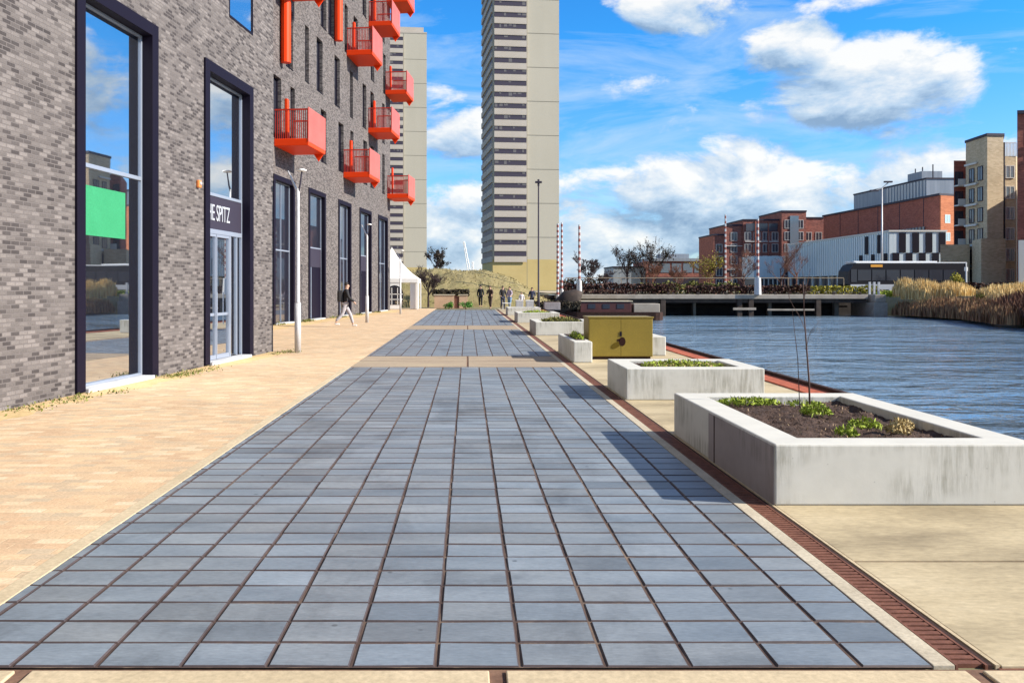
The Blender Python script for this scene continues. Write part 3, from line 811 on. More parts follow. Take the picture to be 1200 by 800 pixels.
# olive cabinet
cb = thing('metal_cabinet', 'olive gold metal cabinet with two doors standing in the notch of the grey planter', 'cabinet', (2.70, 19.02, 0))
M['olive'] = noisy('olive_paint', (.21, .148, .016), (.255, .18, .022), 2, .45, .05, .002, spec=.4)
m_ = MB(); m_.box(0, 1.43, .02, .84, .06, .92); m_.build('body', M['olive'], cb, bevel=.008)
m_ = MB(); m_.box(.04, 1.39, .06, .80, 0, .06); m_.build('plinth', M['rustdark'], cb)
m_ = MB(); m_.box(-.02, 1.45, -.01, .86, .92, .95); m_.build('lid', M['olive'], cb, bevel=.006)
for x0, x1 in ((.012, .711), (.719, 1.418)):
    m_ = MB(); m_.box(x0, x1, 0, .02, .075, .908); m_.build('door', M['olive'], cb, bevel=.004)
# emblem: dark squat mark over the door gap
M['emblem'] = plain('dark_emblem', (.03, .014, .012), .9, 0, .05)
M['emblem2'] = plain('brown_emblem', (.11, .075, .012), .9, 0, .05)
m_ = MB()
def disc(m, cx, cz, rx, rz, y, n=16, rot=0):
    pts = []
    for k in range(n):
        a = 2 * math.pi * k / n; px_, pz_ = rx * math.cos(a), rz * math.sin(a)
        pts.append((cx + px_ * math.cos(rot) - pz_ * math.sin(rot), y, cz + px_ * math.sin(rot) + pz_ * math.cos(rot)))
    m.face(pts[::-1]); m.face([(p[0], y + .004, p[2]) for p in pts])
    for k in range(n):
        j = (k + 1) % n; m.face([pts[k], pts[j], (pts[j][0], y + .004, pts[j][2]), (pts[k][0], y + .004, pts[k][2])])
disc(m_, .745, .40, .075, .10, -.006); disc(m_, .66, .43, .03, .03, -.006)
m_.build('emblem', M['emblem'], cb)
m_ = MB(); disc(m_, .60, .315, .12, .06, -.0055, rot=.5); m_.build('emblem', M['emblem2'], cb)
m_ = MB(); m_.box(.69, .735, -.012, -.001, .52, .62); m_.build('handle', M['frame'], cb)

# ------------------------------------------------------------------ lamp posts
def lamp_post(label, x, y, sleeve=True, h=4.05):
    t = thing('lamp_post', label, 'lamp post', (x, y, 0), group='slim white lamp posts on the footpath')
    m = MB(); m.tube([(0,0,0),(0,0,1.22)], .078 if sleeve else .06, 14); m.build('base_sleeve', M['galv'], t, smooth=True)
    m = MB(); m.tube([(0,0,1.22),(0,0,1.26),(0,0,h - .3),(0,0,h)], [.075,.05,.045,.042], 12); m.build('pole', M['galv'], t, smooth=True)
    m = MB(); m.tube([(0,0,h-.12),(-.06,.02,h+.02),(-.19,.06,h+.30),(-.26,.08,h+.44)], [.03,.03,.022,.02], 8); m.build('arm', M['galv'], t, smooth=True)
    m = MB(); m.tube([(0,0,h-.12),(.06,-.02,h+.08),(.10,-.03,h+.36),(.11,-.03,h+.43)], [.028,.022,.018,.016], 8); m.build('arm', M['frame2'], t, smooth=True)
    m = MB(); m.tube([(.11,-.03,h+.42),(.11,-.03,h+.45),(.11,-.03,h+.48)], [.10,.12,.05], 16); m.build('lamp_head', M['white'], t, smooth=True)
    return t
lamp_post('nearest slim white lamp post with a thick base sleeve by the building corner', -4.2, 21.1)
lamp_post('second slim white lamp post, just beyond the walking person', -4.62, 39.2)
lp = lamp_post('far thin lamp post in front of the white marquee', -4.08, 51.8, False, 3.4)
tall = thing('street_lamp', 'tall thin dark street lamp in front of the central tower', 'street lamp', (4.75, 57.2, 0))
m_ = MB(); m_.tube([(0,0,0),(0,0,1.2),(0,0,1.25),(0,0,8.6)], [.09,.09,.06,.045], 10); m_.build('pole', M['frame2'], tall, smooth=True)
m_ = MB(); m_.box(-.22,.22,-.12,.12,8.6,8.72); m_.tube([(0,0,8.4),(0,0,8.85)], .07, 8); m_.build('lamp_head', M['frame2'], tall)

# ------------------------------------------------------------------ towers
M['concrete_t'] = noisy('tower_concrete', (.45, .41, .325), (.51, .465, .375), .08, .9, .0, .01, stretch=(1,1,.3), fine=60)
M['concrete_lt'] = noisy('tower_spandrel', (.44, .385, .32), (.51, .45, .385), .2, .9, 0, .01, fine=60)
M['ochre'] = noisy('ochre_render', (.50, .38, .16), (.58, .45, .20), .2, .9, 0, .01, fine=60)
M['curtain'] = plain('pale_curtain', (.13, .12, .125), .8)
M['seam'] = plain('dark_seam', (.22, .20, .16), .9)
def tower(label, x, y, rz, zb=.2):
    t = thing('tower_block', label, 'tower block', (x, y, zb), rz, group='concrete tower blocks')
    W, D, H = 16.2, 20, 88
    m = MB(); m.box(0, W, 0, D, 8.2, H); m.box(.3, 8.2, -.35, 0, 8.8, H - 1); m.build('wall', M['concrete_t'], t)
    m = MB(); m.box(-.02, W + .02, -.02, D + .02, 0, 8.2); o = m.build('wall', M['ochre'], t); o['label'] = 'blank ochre lower storeys'
    m = MB(); m.box(1, W - 1, 1, D - 1, H, H + 2.4); m.box(-.1, W + .1, -.1, D + .1, H, H + .5); m.build('roof', M['concrete_lt'], t)
    m = MB()
    for z in (13.5, 21.7, 29.9, 38.1, 46.3, 54.5, 62.7, 70.9, 79.1): m.box(8.3, W + .01, -.03, -.004, z, z + .14); m.box(W + .004, W + .03, 0, D, z, z + .14)
    m.box(W - 7.9, W - 7.8, -.03, -.004, 0, H); m.build('seam', M['seam'], t)
    trg = random.Random(int(x*7)); k = 0; z = 9.0; wproto = None; sproto = None
    while z < H - 2.5:
        if wproto is None:
            m = MB(); m.box(.35, 8.12, -.42, -.352, 0, 1.12); wproto = m.build('window', M['towerwin'], t)
            m = MB(); m.box(.3, 8.2, -.55, -.3505, 1.12, 1.24); m.box(.3, 8.2, -.50, -.3505, -1.45, -.1)
            m.build('sill', M['concrete_lt'], wproto)
            m = MB()
            m.box(-.05, -.004, .5, 19.5, 0, 1.2)
            sproto = m.build('window', M['towerwin'], t)
            m = MB(); m.box(-.3, -.004, .3, 9.6, -1.4, -.08); m.box(-.3, -.004, 10.2, 19.8, -1.4, -.08); m.build('sill', M['concrete_lt'], sproto)
            wproto.location.z = z; sproto.location.z = z
        else:
            a = copy_tree(wproto, t); a.location.z = z
            for q_ in range(7):
                if trg.random() < .3:
                    cu_ = MB(); w0 = .42 + q_*1.11; hgt = trg.uniform(.35, .95); cu_.box(w0, w0 + trg.uniform(.35, .95), -.44, -.4205, 1.1 - hgt, 1.1)
                    cu_.build('curtain', M['curtain'], a)
            a = copy_tree(sproto, t); a.location.z = z
        z += 2.73
    return t
tower('tall beige concrete tower block with dark window strips in the centre of the view', 6.05, 205, R(6.3))
tower('paler distant tower block half hidden behind the orange balconies', -30.1, 290, R(6.3), .3)

# ------------------------------------------------------------------ marquee
mq = thing('marquee_tent', 'white pagoda marquee with an arched window at the end of the brick building', 'marquee', (-7.75, 62.2, 0))
M['canvas'] = plain('white_canvas', (.80, .78, .74), .7)
W, E, H = 4.1, 2.25, 4.65
m_ = MB()
N = 10
def roofpt(u, v):        # u: 0..4 perimeter, v: 0 eave .. 1 peak
    c = [(0,0),(W,0),(W,W),(0,W),(0,0)]; i = min(3, int(u)); f = u - i
    x = c[i][0] + (c[i+1][0]-c[i][0])*f; y = c[i][1] + (c[i+1][1]-c[i][1])*f
    return (x + (W/2-x)*v, y + (W/2-y)*v, E + (H-E)*(v*.55 + .45*v**2.6))
for k in range(4):
    for i in range(6):
        for j in range(N):
            u0, u1 = k+i/6, k+(i+1)/6; v0, v1 = j/N, (j+1)/N
            m_.face([roofpt(u0,v0),roofpt(u1-1e-6,v0),roofpt(u1-1e-6,v1),roofpt(u0,v1)])
m_.build('roof', M['canvas'], mq)
m_ = MB()
for (x0,y0),(x1,y1) in (((0,0),(W,0)),((W,0),(W,W)),((0,0),(0,W))):
    m_.box(min(x0,x1)-.012, max(x0,x1)+.012, min(y0,y1)-.012, max(y0,y1)+.012, E-.28, E+.01)
m_.build('valance', M['canvas'], mq)
m_ = MB(); m_.box(.05, W-1.2, .02, .05, .05, E-.28); m_.box(.02,.05,.05,W-.05,.05,E-.28); m_.build('wall_panel', M['canvas'], mq)
m_ = MB(); m_.box(W-.55, W-.03, .1, .14, .05, E-.28); m_.box(W-.05, W-.02, 1.2, 2.2, .05, E-.28); m_.build('side_flap', M['canvas'], mq)
def arch(m, x0, x1, z0, zs, y, th=.012):
    r = (x1-x0)/2; cx = (x0+x1)/2
    pts = [(x0,y,z0),(x1,y,z0)] + [(cx + r*math.cos(math.pi*k/12), y, zs + r*math.sin(math.pi*k/12)) for k in range(13)]
    m.face(pts); m.face([(p[0], y-th, p[2]) for p in pts][::-1])
    for k in range(len(pts)):
        j = (k+1) % len(pts); m.face([pts[k],(pts[k][0],y-th,pts[k][2]),(pts[j][0],y-th,pts[j][2]),pts[j]])
m_ = MB(); arch(m_, 2.15-.35, 3.6-.35-.2, .35, 1.15, .018); wn = m_.build('window', M['glassdk'], mq)
m_ = MB()
for x in (2.2, 2.62): m_.box(x, x+.05, -.004, .004, .36, 1.6)
for z in (.72, 1.1): m_.box(1.82, 3.03, -.004, .004, z, z+.05)
m_.build('glazing_bar', M['canvas'], wn)
for x, y in ((0,0),(W,0),(W,W),(0,W)):
    m_ = MB(); m_.box(x-.05,x+.05,y-.05,y+.05,0,E-.27); m_.build('leg', M['white'], mq)

# ------------------------------------------------------------------ mound, wall, shrubs at the end of the promenade
md = MB(); nx, ny = 120, 60
for i in range(nx+1):
    for j in range(ny+1):
        x = -12 + 26*i/nx; y = 70 + 26*j/ny
        e = max(0, 1 - ((y-83)/13)**2) ** .7
        pr = 3.25 / (1 + math.exp(-(x+7.2)*2.2)) / (1 + math.exp((x-5.6)*.85))
        z = pr*e*(1+.10*mnoise.noise(Vector((x*.5,y*.4,2)))+.05*mnoise.noise(Vector((x*1.7,y*1.4,7)))) - .03
        md.v.append((x,y,z))
for i in range(nx):
    for j in range(ny):
        a = i*(ny+1)+j; md.f.append((a,a+ny+1,a+ny+2,a+1)); md.mi.append(0); md.col.append(None)
struct('hill', md, M['mound'], smooth=True)
m_ = MB(); rg = random.Random(29)
for _ in range(7000):
    q_i = rg.choice(md.v)
    if q_i[2] < .15: continue
    x, y, z = q_i[0]+rg.uniform(-.15,.15), q_i[1]+rg.uniform(-.3,.3), q_i[2]
    m_.leaf((x, y, z+.05), rg.uniform(.12,.32), rg, 1.2, .25)
tag(m_.build('dry_grass', M['mound_blade']), 'dry grass tufts covering the mound at the end of the promenade', 'grass', kind='stuff')
M['terracotta'] = noisy('terracotta_render', (.50, .32, .20), (.60, .41, .27), .8, .9, .1)
gw = thing('garden_wall', 'low terracotta garden wall in front of the grassy mound', 'wall', (-2.6, 66.5, 0))
m_ = MB(); m_.box(0, 1.55, 0, .3, 0, 1.0); m_.box(1.95, 2.6, 0, .3, 0, 1.0); m_.build('wall', M['terracotta'], gw)
m_ = MB(); m_.box(-.05,1.6,-.05,.35,1.0,1.08); m_.box(1.9,2.65,-.05,.35,1.0,1.08); m_.build('coping', M['strip'], gw)
m_ = MB(); m_.box(1.56,1.94,.05,.2,0,.95); m_.build('gate', M['rust'], gw)

def shrub(name, label, cat, c, r, n, size, mat, seed, stems=M['twig'], group=None, hole=.0):
    rg = random.Random(seed)
    t = thing(name, label, cat, c, group=group); m = MB()
    lobes = [(rg.uniform(-.6,.6)*r[0], rg.uniform(-.6,.6)*r[1], rg.uniform(.35,.85)*r[2], rg.uniform(.3,.55)) for _ in range(9)]
    for _ in range(n):
        l = rg.choice(lobes)
        d = Vector((rg.gauss(0,1), rg.gauss(0,1), rg.gauss(0,1))).normalized() * l[3] * rg.random()**.4
        p = (l[0]+d.x*r[0], l[1]+d.y*r[1], max(.02, l[2]+d.z*r[2]*.7))
        m.leaf(p, size*rg.uniform(.6,1.4), rg, .3)
    m.build('foliage', mat, t)
    m = MB()
    for k in range(5):
        l = lobes[k]; m.tube([(0,0,0),(l[0]*.4,l[1]*.4,l[2]*.5),(l[0],l[1],l[2])],[.03*r[2],.02*r[2],.008*r[2]],5)
    m.build('stems', stems, t)
    return t
shrub('shrub', 'small bright green shrub in front of the terracotta wall, left of two', 'shrub', (-1.4, 63.4, 0), (.45,.4,.55), 420, .11, M['brightleaf'], 41, group='two bright green shrubs')
shrub('shrub', 'small bright green shrub in front of the terracotta wall, right of two', 'shrub', (-.13, 63.4, 0), (.62,.4,.55), 480, .11, M['brightleaf'], 42, group='two bright green shrubs')

def hedge(label, x0, x1, y, z0, h, d, mat, n, size, seed, name='hedge', group=None):
    rg = random.Random(seed); m = MB(); L = x1-x0
    for _ in range(n):
        x = rg.uniform(0, L); hh = h*(.8+.2*mnoise.noise(Vector((x*.9,seed,0)))+.12*mnoise.noise(Vector((x*3.1,seed,5))))
        zz = hh*rg.random()**.7; m.leaf((x, rg.uniform(-d,d)*(1-.4*zz/h), zz), size*rg.uniform(.6,1.4), rg, .2)
    return tag(m.build(name, mat, loc=(x0,y,z0)), label, 'hedge', group)
hedge('dark hedge overhanging the top of the terracotta wall', -2.8, .1, 67.3, .85, .75, .45, M['hedgedark'], 900, .2, 51)
hedge('low dark brown hedge behind the white blocks at the end of the quay', 5.0, 8.4, 63.5, 0, .75, .5, M['hedgedark'], 1100, .17, 52)

def bare_tree(name, label, c, h, mat, seed, depth=3, kids=(3,5), spread=.75, r=.12, group=None, crown_leaf=None, n_leaf=0, lsize=.2, lr=None):
    rg = random.Random(seed); t = thing(name, label, 'tree', c, group=group)
    m = MB(); m.tube([(0,0,0),(rg.uniform(-.1,.1)*h*.2,0,h*.25),(rg.uniform(-.1,.1)*h*.3,0,h*.5)],[r,r*.8,r*.6],7,cap=False); m.build('trunk', mat, t)
    m = MB()
    for k in range(9):
        z = h*rg.uniform(.18,.5); a = rg.uniform(0,6.28)
        branch(m, (0,0,z), (math.cos(a)*.7, math.sin(a)*.7, 1.0), h*rg.uniform(.3,.5), r*.45, depth, rg, spread, 5, 0, kids, 4, r*.10)
    if crown_leaf is not None:
        m.m = 1
        ends = [Vector(v) for v in m.v[::7]]
        for _ in range(n_leaf):
            p = rg.choice(ends) + Vector((rg.gauss(0,1),rg.gauss(0,1),rg.gauss(0,1)))*h*.03
            m.leaf(p, lsize*rg.uniform(.6,1.4), rg, .2)
        m.build('crown', [mat, crown_leaf], t)
    else: m.build('crown', mat, t)
    return t
bare_tree('bare_tree', 'round dark purple bare tree right behind the white marquee', (-3.2, 69.5, 0), 3.0, M['twigdark'], 61, 3, (4,6), .9, .09)
bare_tree('dark_tree', 'lone dark distant tree on the skyline between the two towers', (-4.6, 125, 2.6), 4.4, M['twigdark'], 62, 3, (3,5), .6, .16, crown_leaf=M['hedgedark'], n_leaf=500, lsize=.35)
sh = thing('site_cabin', 'low white and dark cabin on the skyline beyond the mound', 'cabin', (-5.3, 122, 1.6))
m_ = MB(); m_.box(0,2.6,0,2,0,2.2); m_.build('wall', M['white'], sh); m_ = MB(); m_.box(-.1,2.7,-.1,2.1,2.2,2.5); m_.build('roof', M['frame2'], sh)
for x in (.3, 1.5):
    m_ = MB(); m_.box(x,x+.8,-.02,-.003,.9,1.7); m_.build('window', M['glassfar'], sh)
# crane
cr = thing('crane', 'distant pale lattice crane jib leaning left of the central tower', 'crane', (1.5, 340, 0))
m_ = MB()
def lattice(m, p, q, wd, n):
    p, q = Vector(p), Vector(q); d = (q-p).normalized(); s = d.cross(Vector((0,1,0))).normalized()*wd
    for k in (-1,1): m.tube([p+s*k,q+s*k*.4],.16,4)
    for i in range(n):
        a = p.lerp(q,i/n); b2 = p.lerp(q,(i+1)/n); w0 = 1-.6*i/n; w1 = 1-.6*(i+1)/n
        m.tube([a+s*w0*(1 if i%2 else -1), b2+s*w1*(-1 if i%2 else 1)],.12,4)
lattice(m_, (0,0,3), (-3.0,0,20), .55, 12); m_.build('jib', M['white'], cr)
m_ = MB(); lattice(m_, (0,0,0), (.6,0,12), .6, 8); m_.build('mast', M['white'], cr)

# ------------------------------------------------------------------ far quay: jetty deck, piers, boat, poles
M['deck'] = noisy('pale_deck', (.26, .225, .185), (.40, .355, .30), 1.2, .9, .2, .01)
M['timber'] = noisy('dark_timber', (.03, .022, .018), (.07, .05, .04), 2, .8, .3, .01)
jt = thing('canal_jetty', 'long low jetty with a pale deck edge on dark piers across the canal', 'jetty', (8.0, 74.6, 0))
m_ = MB(); m_.box(0, 27.0, 0, 3.9, .62, .98); m_.build('deck', M['deck'], jt, bevel=.02)
m_ = MB(); m_.box(.1, 26.9, .2, 3.8, .28, .618); m_.build('beam', M['timber'], jt)
for x in (8.9, 15.6, 16.6, 22.5):
    m_ = MB(); m_.box(x, x + .42, .05, .5, WZ - .6, .6); m_.build('pier', M['timber'], jt, bevel=.02)
m_ = MB(); m_.box(15.2, 17.2, -.06, .04, -.35, -.15); m_.box(18.2, 22.3, -.06, .06, -.4, -.25); m_.build('waling', M['deck'], jt)
for x, w_ in ((2.5,.3),(5.6,.3),(12.4,.26),(19.2,.3),(25.2,.4)):
    m_ = MB(); m_.box(x, x + w_, 2.6, 3.1, WZ - .6, .6); m_.build('pier', M['deck'], jt, bevel=.02)
for x in (1.2, 4.0, 6.7, 9.5, 12.1, 14.6, 18.9, 21.4, 24.0, 26.3):
    m_ = MB(); m_.box(x, x + .18, .1, .28, .985, 1.22); m_.build('bollard', M['timber'], jt)
m_ = MB(); m_.box(9.4, 26.8, 3.6, 3.75, -.2, -.05); m_.build('waling', M['timber'], jt)
ab_ = thing('stone_abutment', 'pale sloping stone abutment at the right hand end of the jetty', 'abutment', (35.0, 73.5, 0))
m_ = MB(); m_.prism([(0,0),(1.2,0),(1.6,4.5),(0,4.5)], WZ - .6, .3); m_.prism([(.25,.4),(1.2,.3),(1.5,4.5),(.25,4.5)], .3, 1.0)
m_.build('block', M['deck'], ab_, bevel=.05)
for x in (.15, .55, .95):
    m_ = MB(); m_.box(x, x + .16, 1.2, 1.36, 1.0, 2.1); m_.build('post', M['galv'], ab_)

# narrowboat
M['maroon'] = noisy('maroon_hull_paint', (.06, .02, .02), (.10, .035, .03), 1.5, .5, .05)
nb = thing('narrowboat', 'dark maroon narrowboat with a cream roof moored beyond the planters', 'boat', (7.6, 66.0, WZ))
def hull(x0, x1, w, z0, z1):
    m = MB(); n = 24; sec = []
    for i in range(n + 1):
        t = i / n; x = x0 + (x1 - x0) * t
        k = min(1, math.sin(min(1, t / .16) * math.pi / 2) if t < .16 else 1) * (1 if t < .93 else math.cos((t - .93) / .07 * 1.1))
        hw = max(.03, w * k); zz = z1 + .30 * max(0, (.16 - t) / .16) ** 1.5
        sec.append([(x, -hw * .85, z0), (x, -hw, zz), (x, hw, zz), (x, hw * .85, z0)])
    for a, b2 in zip(sec, sec[1:]):
        for k in range(3): m.face([a[k], b2[k], b2[k+1], a[k+1]])
    m.face(sec[0][::-1]); m.face(sec[-1])
    return m
hull(-.6, 7.4, 1.05, -.3, .62).build('hull', M['rustdark'], nb)
m_ = MB(); m_.box(1.0, 4.9, -.85, .85, .6, 1.42); m_.build('cabin', M['maroon'], nb, bevel=.03)
m_ = MB(); m_.box(.9, 5.0, -.92, .92, 1.42, 1.50); m_.build('roof', M['strip'], nb, bevel=.02)
for x in (1.6, 2.7, 3.8):
    m_ = MB(); m_.box(x, x + .55, -.875, -.851, .9, 1.25); m_.build('window', M['glassbus'], nb)
m_ = MB(); m_.box(5.1, 7.1, -.8, .8, .6, 1.28); m_.build('cabin', M['deck'], nb, bevel=.04)
m_ = MB(); m_.tube([(-.35,0,.55),(-.3,0,1.0),(.2,0,1.42),(.75,0,1.55),(1.0,0,1.45)], [.55,.8,.9,.85,.8], 14); m_.build('cover', M['timber'], nb, smooth=True)

# red and white marker poles
M['polered'] = plain('pole_red', (.26, .08, .065), .7)
M['polewhite'] = plain('pole_white', (.50, .47, .45), .7)
def marker_pole(label, x, y, z0, h, basew=.5, baseh=1.25, bands=9, lean=0):
    t = thing('marker_pole', label, 'pole', (x, y, z0), group='red and white banded poles along the canal')
    t.rotation_euler = (0, lean, 0)
    m = MB(); m.tube([(0,0,0),(0,0,baseh)], [basew*.5,basew*.42], 12); m.build('base', M['galv'], t)
    m = MB(); m.tube([(0,0,baseh),(0,0,h)], [.115,.085], 10); m.build('pole', M['galv'] if 'slim' in label or 'thin' in label else M['polewhite'], t, smooth=False)
    m = MB()
    for i in range(bands):
        a = baseh + (h-baseh)*(i+.25)/bands; b2 = a + (h-baseh)/bands*.48
        ra = .116 - .03*(a-baseh)/(h-baseh)
        m.tube([(0,0,a),(0,0,b2)], ra+.004, 10)
    m.build('band', M['polered'], t)
    return t
marker_pole('red and white pole on a grey base just right of the central tower', 9.75, 74.5, .98, 6.1)
marker_pole('slim banded pole between the tower and the grey based pole', 8.55, 77.5, .3, 7.2, .4, 1.1, 12)
marker_pole('slim banded pole right against the right edge of the central tower', 7.6, 72.0, .0, 7.0, .3, .9, 14)
marker_pole('tall banded pole on a pale base in front of the dark brick apartments', 25.3, 74.4, .98, 6.6, .62, 1.5, 9)
marker_pole('thin distant banded pole at the left end of the dark brick apartments', 29.6, 98, 1.0, 9.0, .4, 1.2, 13)
marker_pole('thinner banded pole just left of the one on the pale base', 30.2, 100, 1.0, 8.2, .4, 1.2, 12)

# hedges, rail, planting on the far quay
hedge('dark red hedge behind the jetty, left half', 8.6, 19.5, 80.3, .95, 1.25, .6, M['hedgered'], 2600, .26, 71, group='clipped hedges behind the jetty')
hedge('olive green hedge behind the jetty between the two dark red ones', 16.5, 26.0, 81.6, .95, 1.35, .6, M['hedgegreen'], 2200, .26, 72, group='clipped hedges behind the jetty')
hedge('dark red hedge behind the jetty, right of the tall banded pole', 20.5, 32.0, 80.0, .95, 1.05, .5, M['hedgered'], 2200, .26, 73, group='clipped hedges behind the jetty')
hedge('low yellow green hedge in front of the glass pavilion', 28.5, 38.8, 80.6, .95, 1.0, .5, M['yellowleaf'], 1700, .24, 74, group='clipped hedges behind the jetty')
hedge('brown planting overhanging the jetty deck above the narrowboat', 8.3, 15.5, 78.6, .95, .55, .3, M['hedgered'], 900, .2, 75)
rl = thing('handrail', 'long pale handrail above the hedges on the far quay', 'railing', (9.5, 82.8, .95))
m_ = MB(); m_.box(0, 27, -.02, .02, 1.56, 1.63); m_.build('rail', M['band'], rl)
for i in range(6):
    m_ = MB(); m_.box(i*5.4-.03, i*5.4+.03, -.03, .03, 0, 1.55); m_.build('post', M['band'], rl)
rd = MB(); rd.face([(9,84.5,1.03),(40,84.0,1.06),(140,80,1.12),(140,92,1.12),(40,94,1.06),(9,94,1.03)])
struct('road', rd, M['asphalt'])
fl = MB(); fl.face([(9,95.2,1.01),(60,95.2,1.03),(60,140,1.03),(9,140,1.03)])
struct('pavement', fl, M['slab'])

# bank vegetation (stuff: countless reeds)
def reeds(name, label, mat, spots, n, hmin, hmax, seed, wd=.05, lean=.25, kindlab='reeds'):
    rg = random.Random(seed); m = MB()
    for _ in range(n):
        cx, cy, rx, ry, z0, hs = rg.choice(spots)
        a = rg.uniform(0, 6.283); r = math.sqrt(rg.random())
        x = cx + rx*r*math.cos(a); y = cy + ry*r*math.sin(a)
        h = rg.uniform(hmin, hmax)*hs*(1-.45*r*r); t = rg.uniform(0, 6.283); l = rg.random()**2*lean*h
        dx, dy = math.cos(t)*l, math.sin(t)*l; px_, py_ = -math.sin(t+rg.uniform(-1,1))*wd, math.cos(t)*wd
        m.face([(x-px_,y-py_,z0),(x+px_,y+py_,z0),(x+dx*.4+px_*.8,y+dy*.4+py_*.8,z0+h*.6),(x+dx,y+dy,z0+h),(x+dx*.4-px_*.8,y+dy*.4-py_*.8,z0+h*.6)])
    return tag(m.build(name, mat), label, kindlab, kind='stuff')
reeds('reed_bed', 'tall straw coloured reeds on the far right bank in front of the bus', M['reed'],
      [(38.6,72.5,1.6,1.6,.6,1.0),(40.4,71.6,1.5,1.4,.65,.85),(41.5,72,1.2,1.2,.7,.75),(38.2,74.5,.9,1.2,.8,.95)], 6500, 1.2, 2.0, 81, .045)
reeds('reed_bed', 'straw coloured grass on the right bank below the tan apartment tower', M['reed'],
      [(41.5,66,1.8,2.2,.75,.9),(42.8,65,1.8,2.2,.8,.95),(44.5,67.5,2.2,2,.85,1.0),(40.5,63.5,1.5,2,.6,.75),(42.5,62,1.6,1.5,.75,.8)], 6500, .8, 1.5, 82, .045)
reeds('reed_fringe', 'brown dead reeds along the waterline of the right bank', M['reedbrown'],
      [(37.4+.02*i, 73.5-1.05*i, .8, .7, -.75+.0*i, 1.0) for i in range(12)] + [(36.6-.35*i, 62-1.1*i, .8, .8, -.7, 1.0) for i in range(9)] + [(38.4,70-1.1*i,.9,.8,-.3,1.0) for i in range(9)], 9000, .7, 1.45, 83, .045)
reeds('reed_fringe', 'dark brown scrub on the nearest part of the right bank', M['scrub'],
      [(36.3,56,1.6,2.2,.0,1.0),(35.6,53.5,1.7,1.8,-.1,1.0),(37.6,57,1.8,2,.3,1.05),(37.5,53,2,2,.3,1.1),(34.9,51,1.5,1.5,-.2,.9),(35.5,48,2,2,0,1.05),(33.5,44,2,2.5,-.1,1),(32,38,2,3,-.1,1),(31.5,31,2,4,-.1,1),(31,23,2,4,-.1,1)], 7000, .8, 1.35, 84, .05, .5)
leaf_patch('bank_grass', M['weed'], (37.6, 76.5, .85), 1.2, .9, .5, 900, .22, 85, 'green grass patch beside the stone abutment', 'grass', kind='stuff')
leaf_patch('bank_grass', M['yellowleaf'], (40.4, 66.2, .6), 1.4, .9, .7, 600, .2, 86, 'yellow green plants among the straw grass of the right bank', 'grass', kind='stuff')
shrub('shrub', 'yellow green bush at the tail of the bus', 'shrub', (45.6, 79.5, 1.0), (.9,.8,1.9), 900, .2, M['yellowleaf'], 87)
hedge('brown hedge along the road right of the bus', 45.2, 56, 79.0, 1.0, 1.3, .7, M['hedgered'], 2200, .28, 76)
hedge('pale straw hedge between the bus and the tan tower', 47, 52, 76.5, .95, 1.15, .7, M['straw'], 1300, .25, 77)

# ------------------------------------------------------------------ bus
M['busdark'] = plain('bus_dark_paint', (.010, .009, .014), .5, 0, .2)
M['buswhite'] = plain('bus_white_roof', (.74, .74, .74), .35)
M['buslow'] = plain('bus_silver_skirt', (.52, .53, .55), .35, .2)
M['tyre'] = plain('tyre_rubber', (.015, .015, .015), .8)
M['amber'] = plain('amber_display', (.75, .33, .03), .5)
bus = thing('bus', 'dark single decker bus with a white roof edge passing behind the reeds', 'bus', (38.6, 86.6, 1.06))
prof = [(0.35,.35),(.0,.9),(.12,2.2),(.55,2.85),(1.1,3.05),(11.9,3.05),(12.0,2.9),(12.0,.35)]
m_ = MB()
def side_prism(m, pr, y0, y1):
    a = [(x,y0,z) for x,z in pr]; b2 = [(x,y1,z) for x,z in pr]
    m.face(a); m.face(b2[::-1])
    for i in range(len(pr)):
        j = (i+1)%len(pr); m.face([a[i],b2[i],b2[j],a[j]])
side_prism(m_, prof, 0, 2.5); m_.build('body', M['busdark'], bus, bevel=.06)
m_ = MB(); m_.box(.8, 12.02, -.02, 2.52, 3.0, 3.12); m_.box(.7,9.2,.3,2.2,3.12,3.24); m_.box(11.93, 12.06, -.03, 2.53, .4, 3.1); m_.build('roof', M['buswhite'], bus, bevel=.02)
m_ = MB(); m_.box(.25, 11.9, -.025, 2.525, .34, .86); m_.build('skirt', M['buslow'], bus, bevel=.02)
for i in range(7):
    x = 1.0 + i*1.45
    m_ = MB(); m_.box(x, x+1.33, -.02, -.003, 1.25, 2.35); m_.build('window', M['glassbus'], bus)
m_ = MB(); m_.box(.3, .9, -.02, -.003, 1.1, 2.4); m_.build('window', M['glassbus'], bus)
m_ = MB(); m_.box(2.3, 3.5, -.03, -.003, 2.62, 2.88); m_.build('destination_display', M['amber'], bus)
for x in (2.5, 8.9):
    for yy in (0.02, 2.2):
        m_ = MB(); m_.tube([(x,yy,.5),(x,yy+.28,.5)], .5, 20); wh = m_.build('wheel', M['tyre'], bus)
        m_ = MB(); m_.tube([(x,yy-.02,.5),(x,yy+.02,.5)], .26, 14); m_.build('rim', M['buslow'], wh)

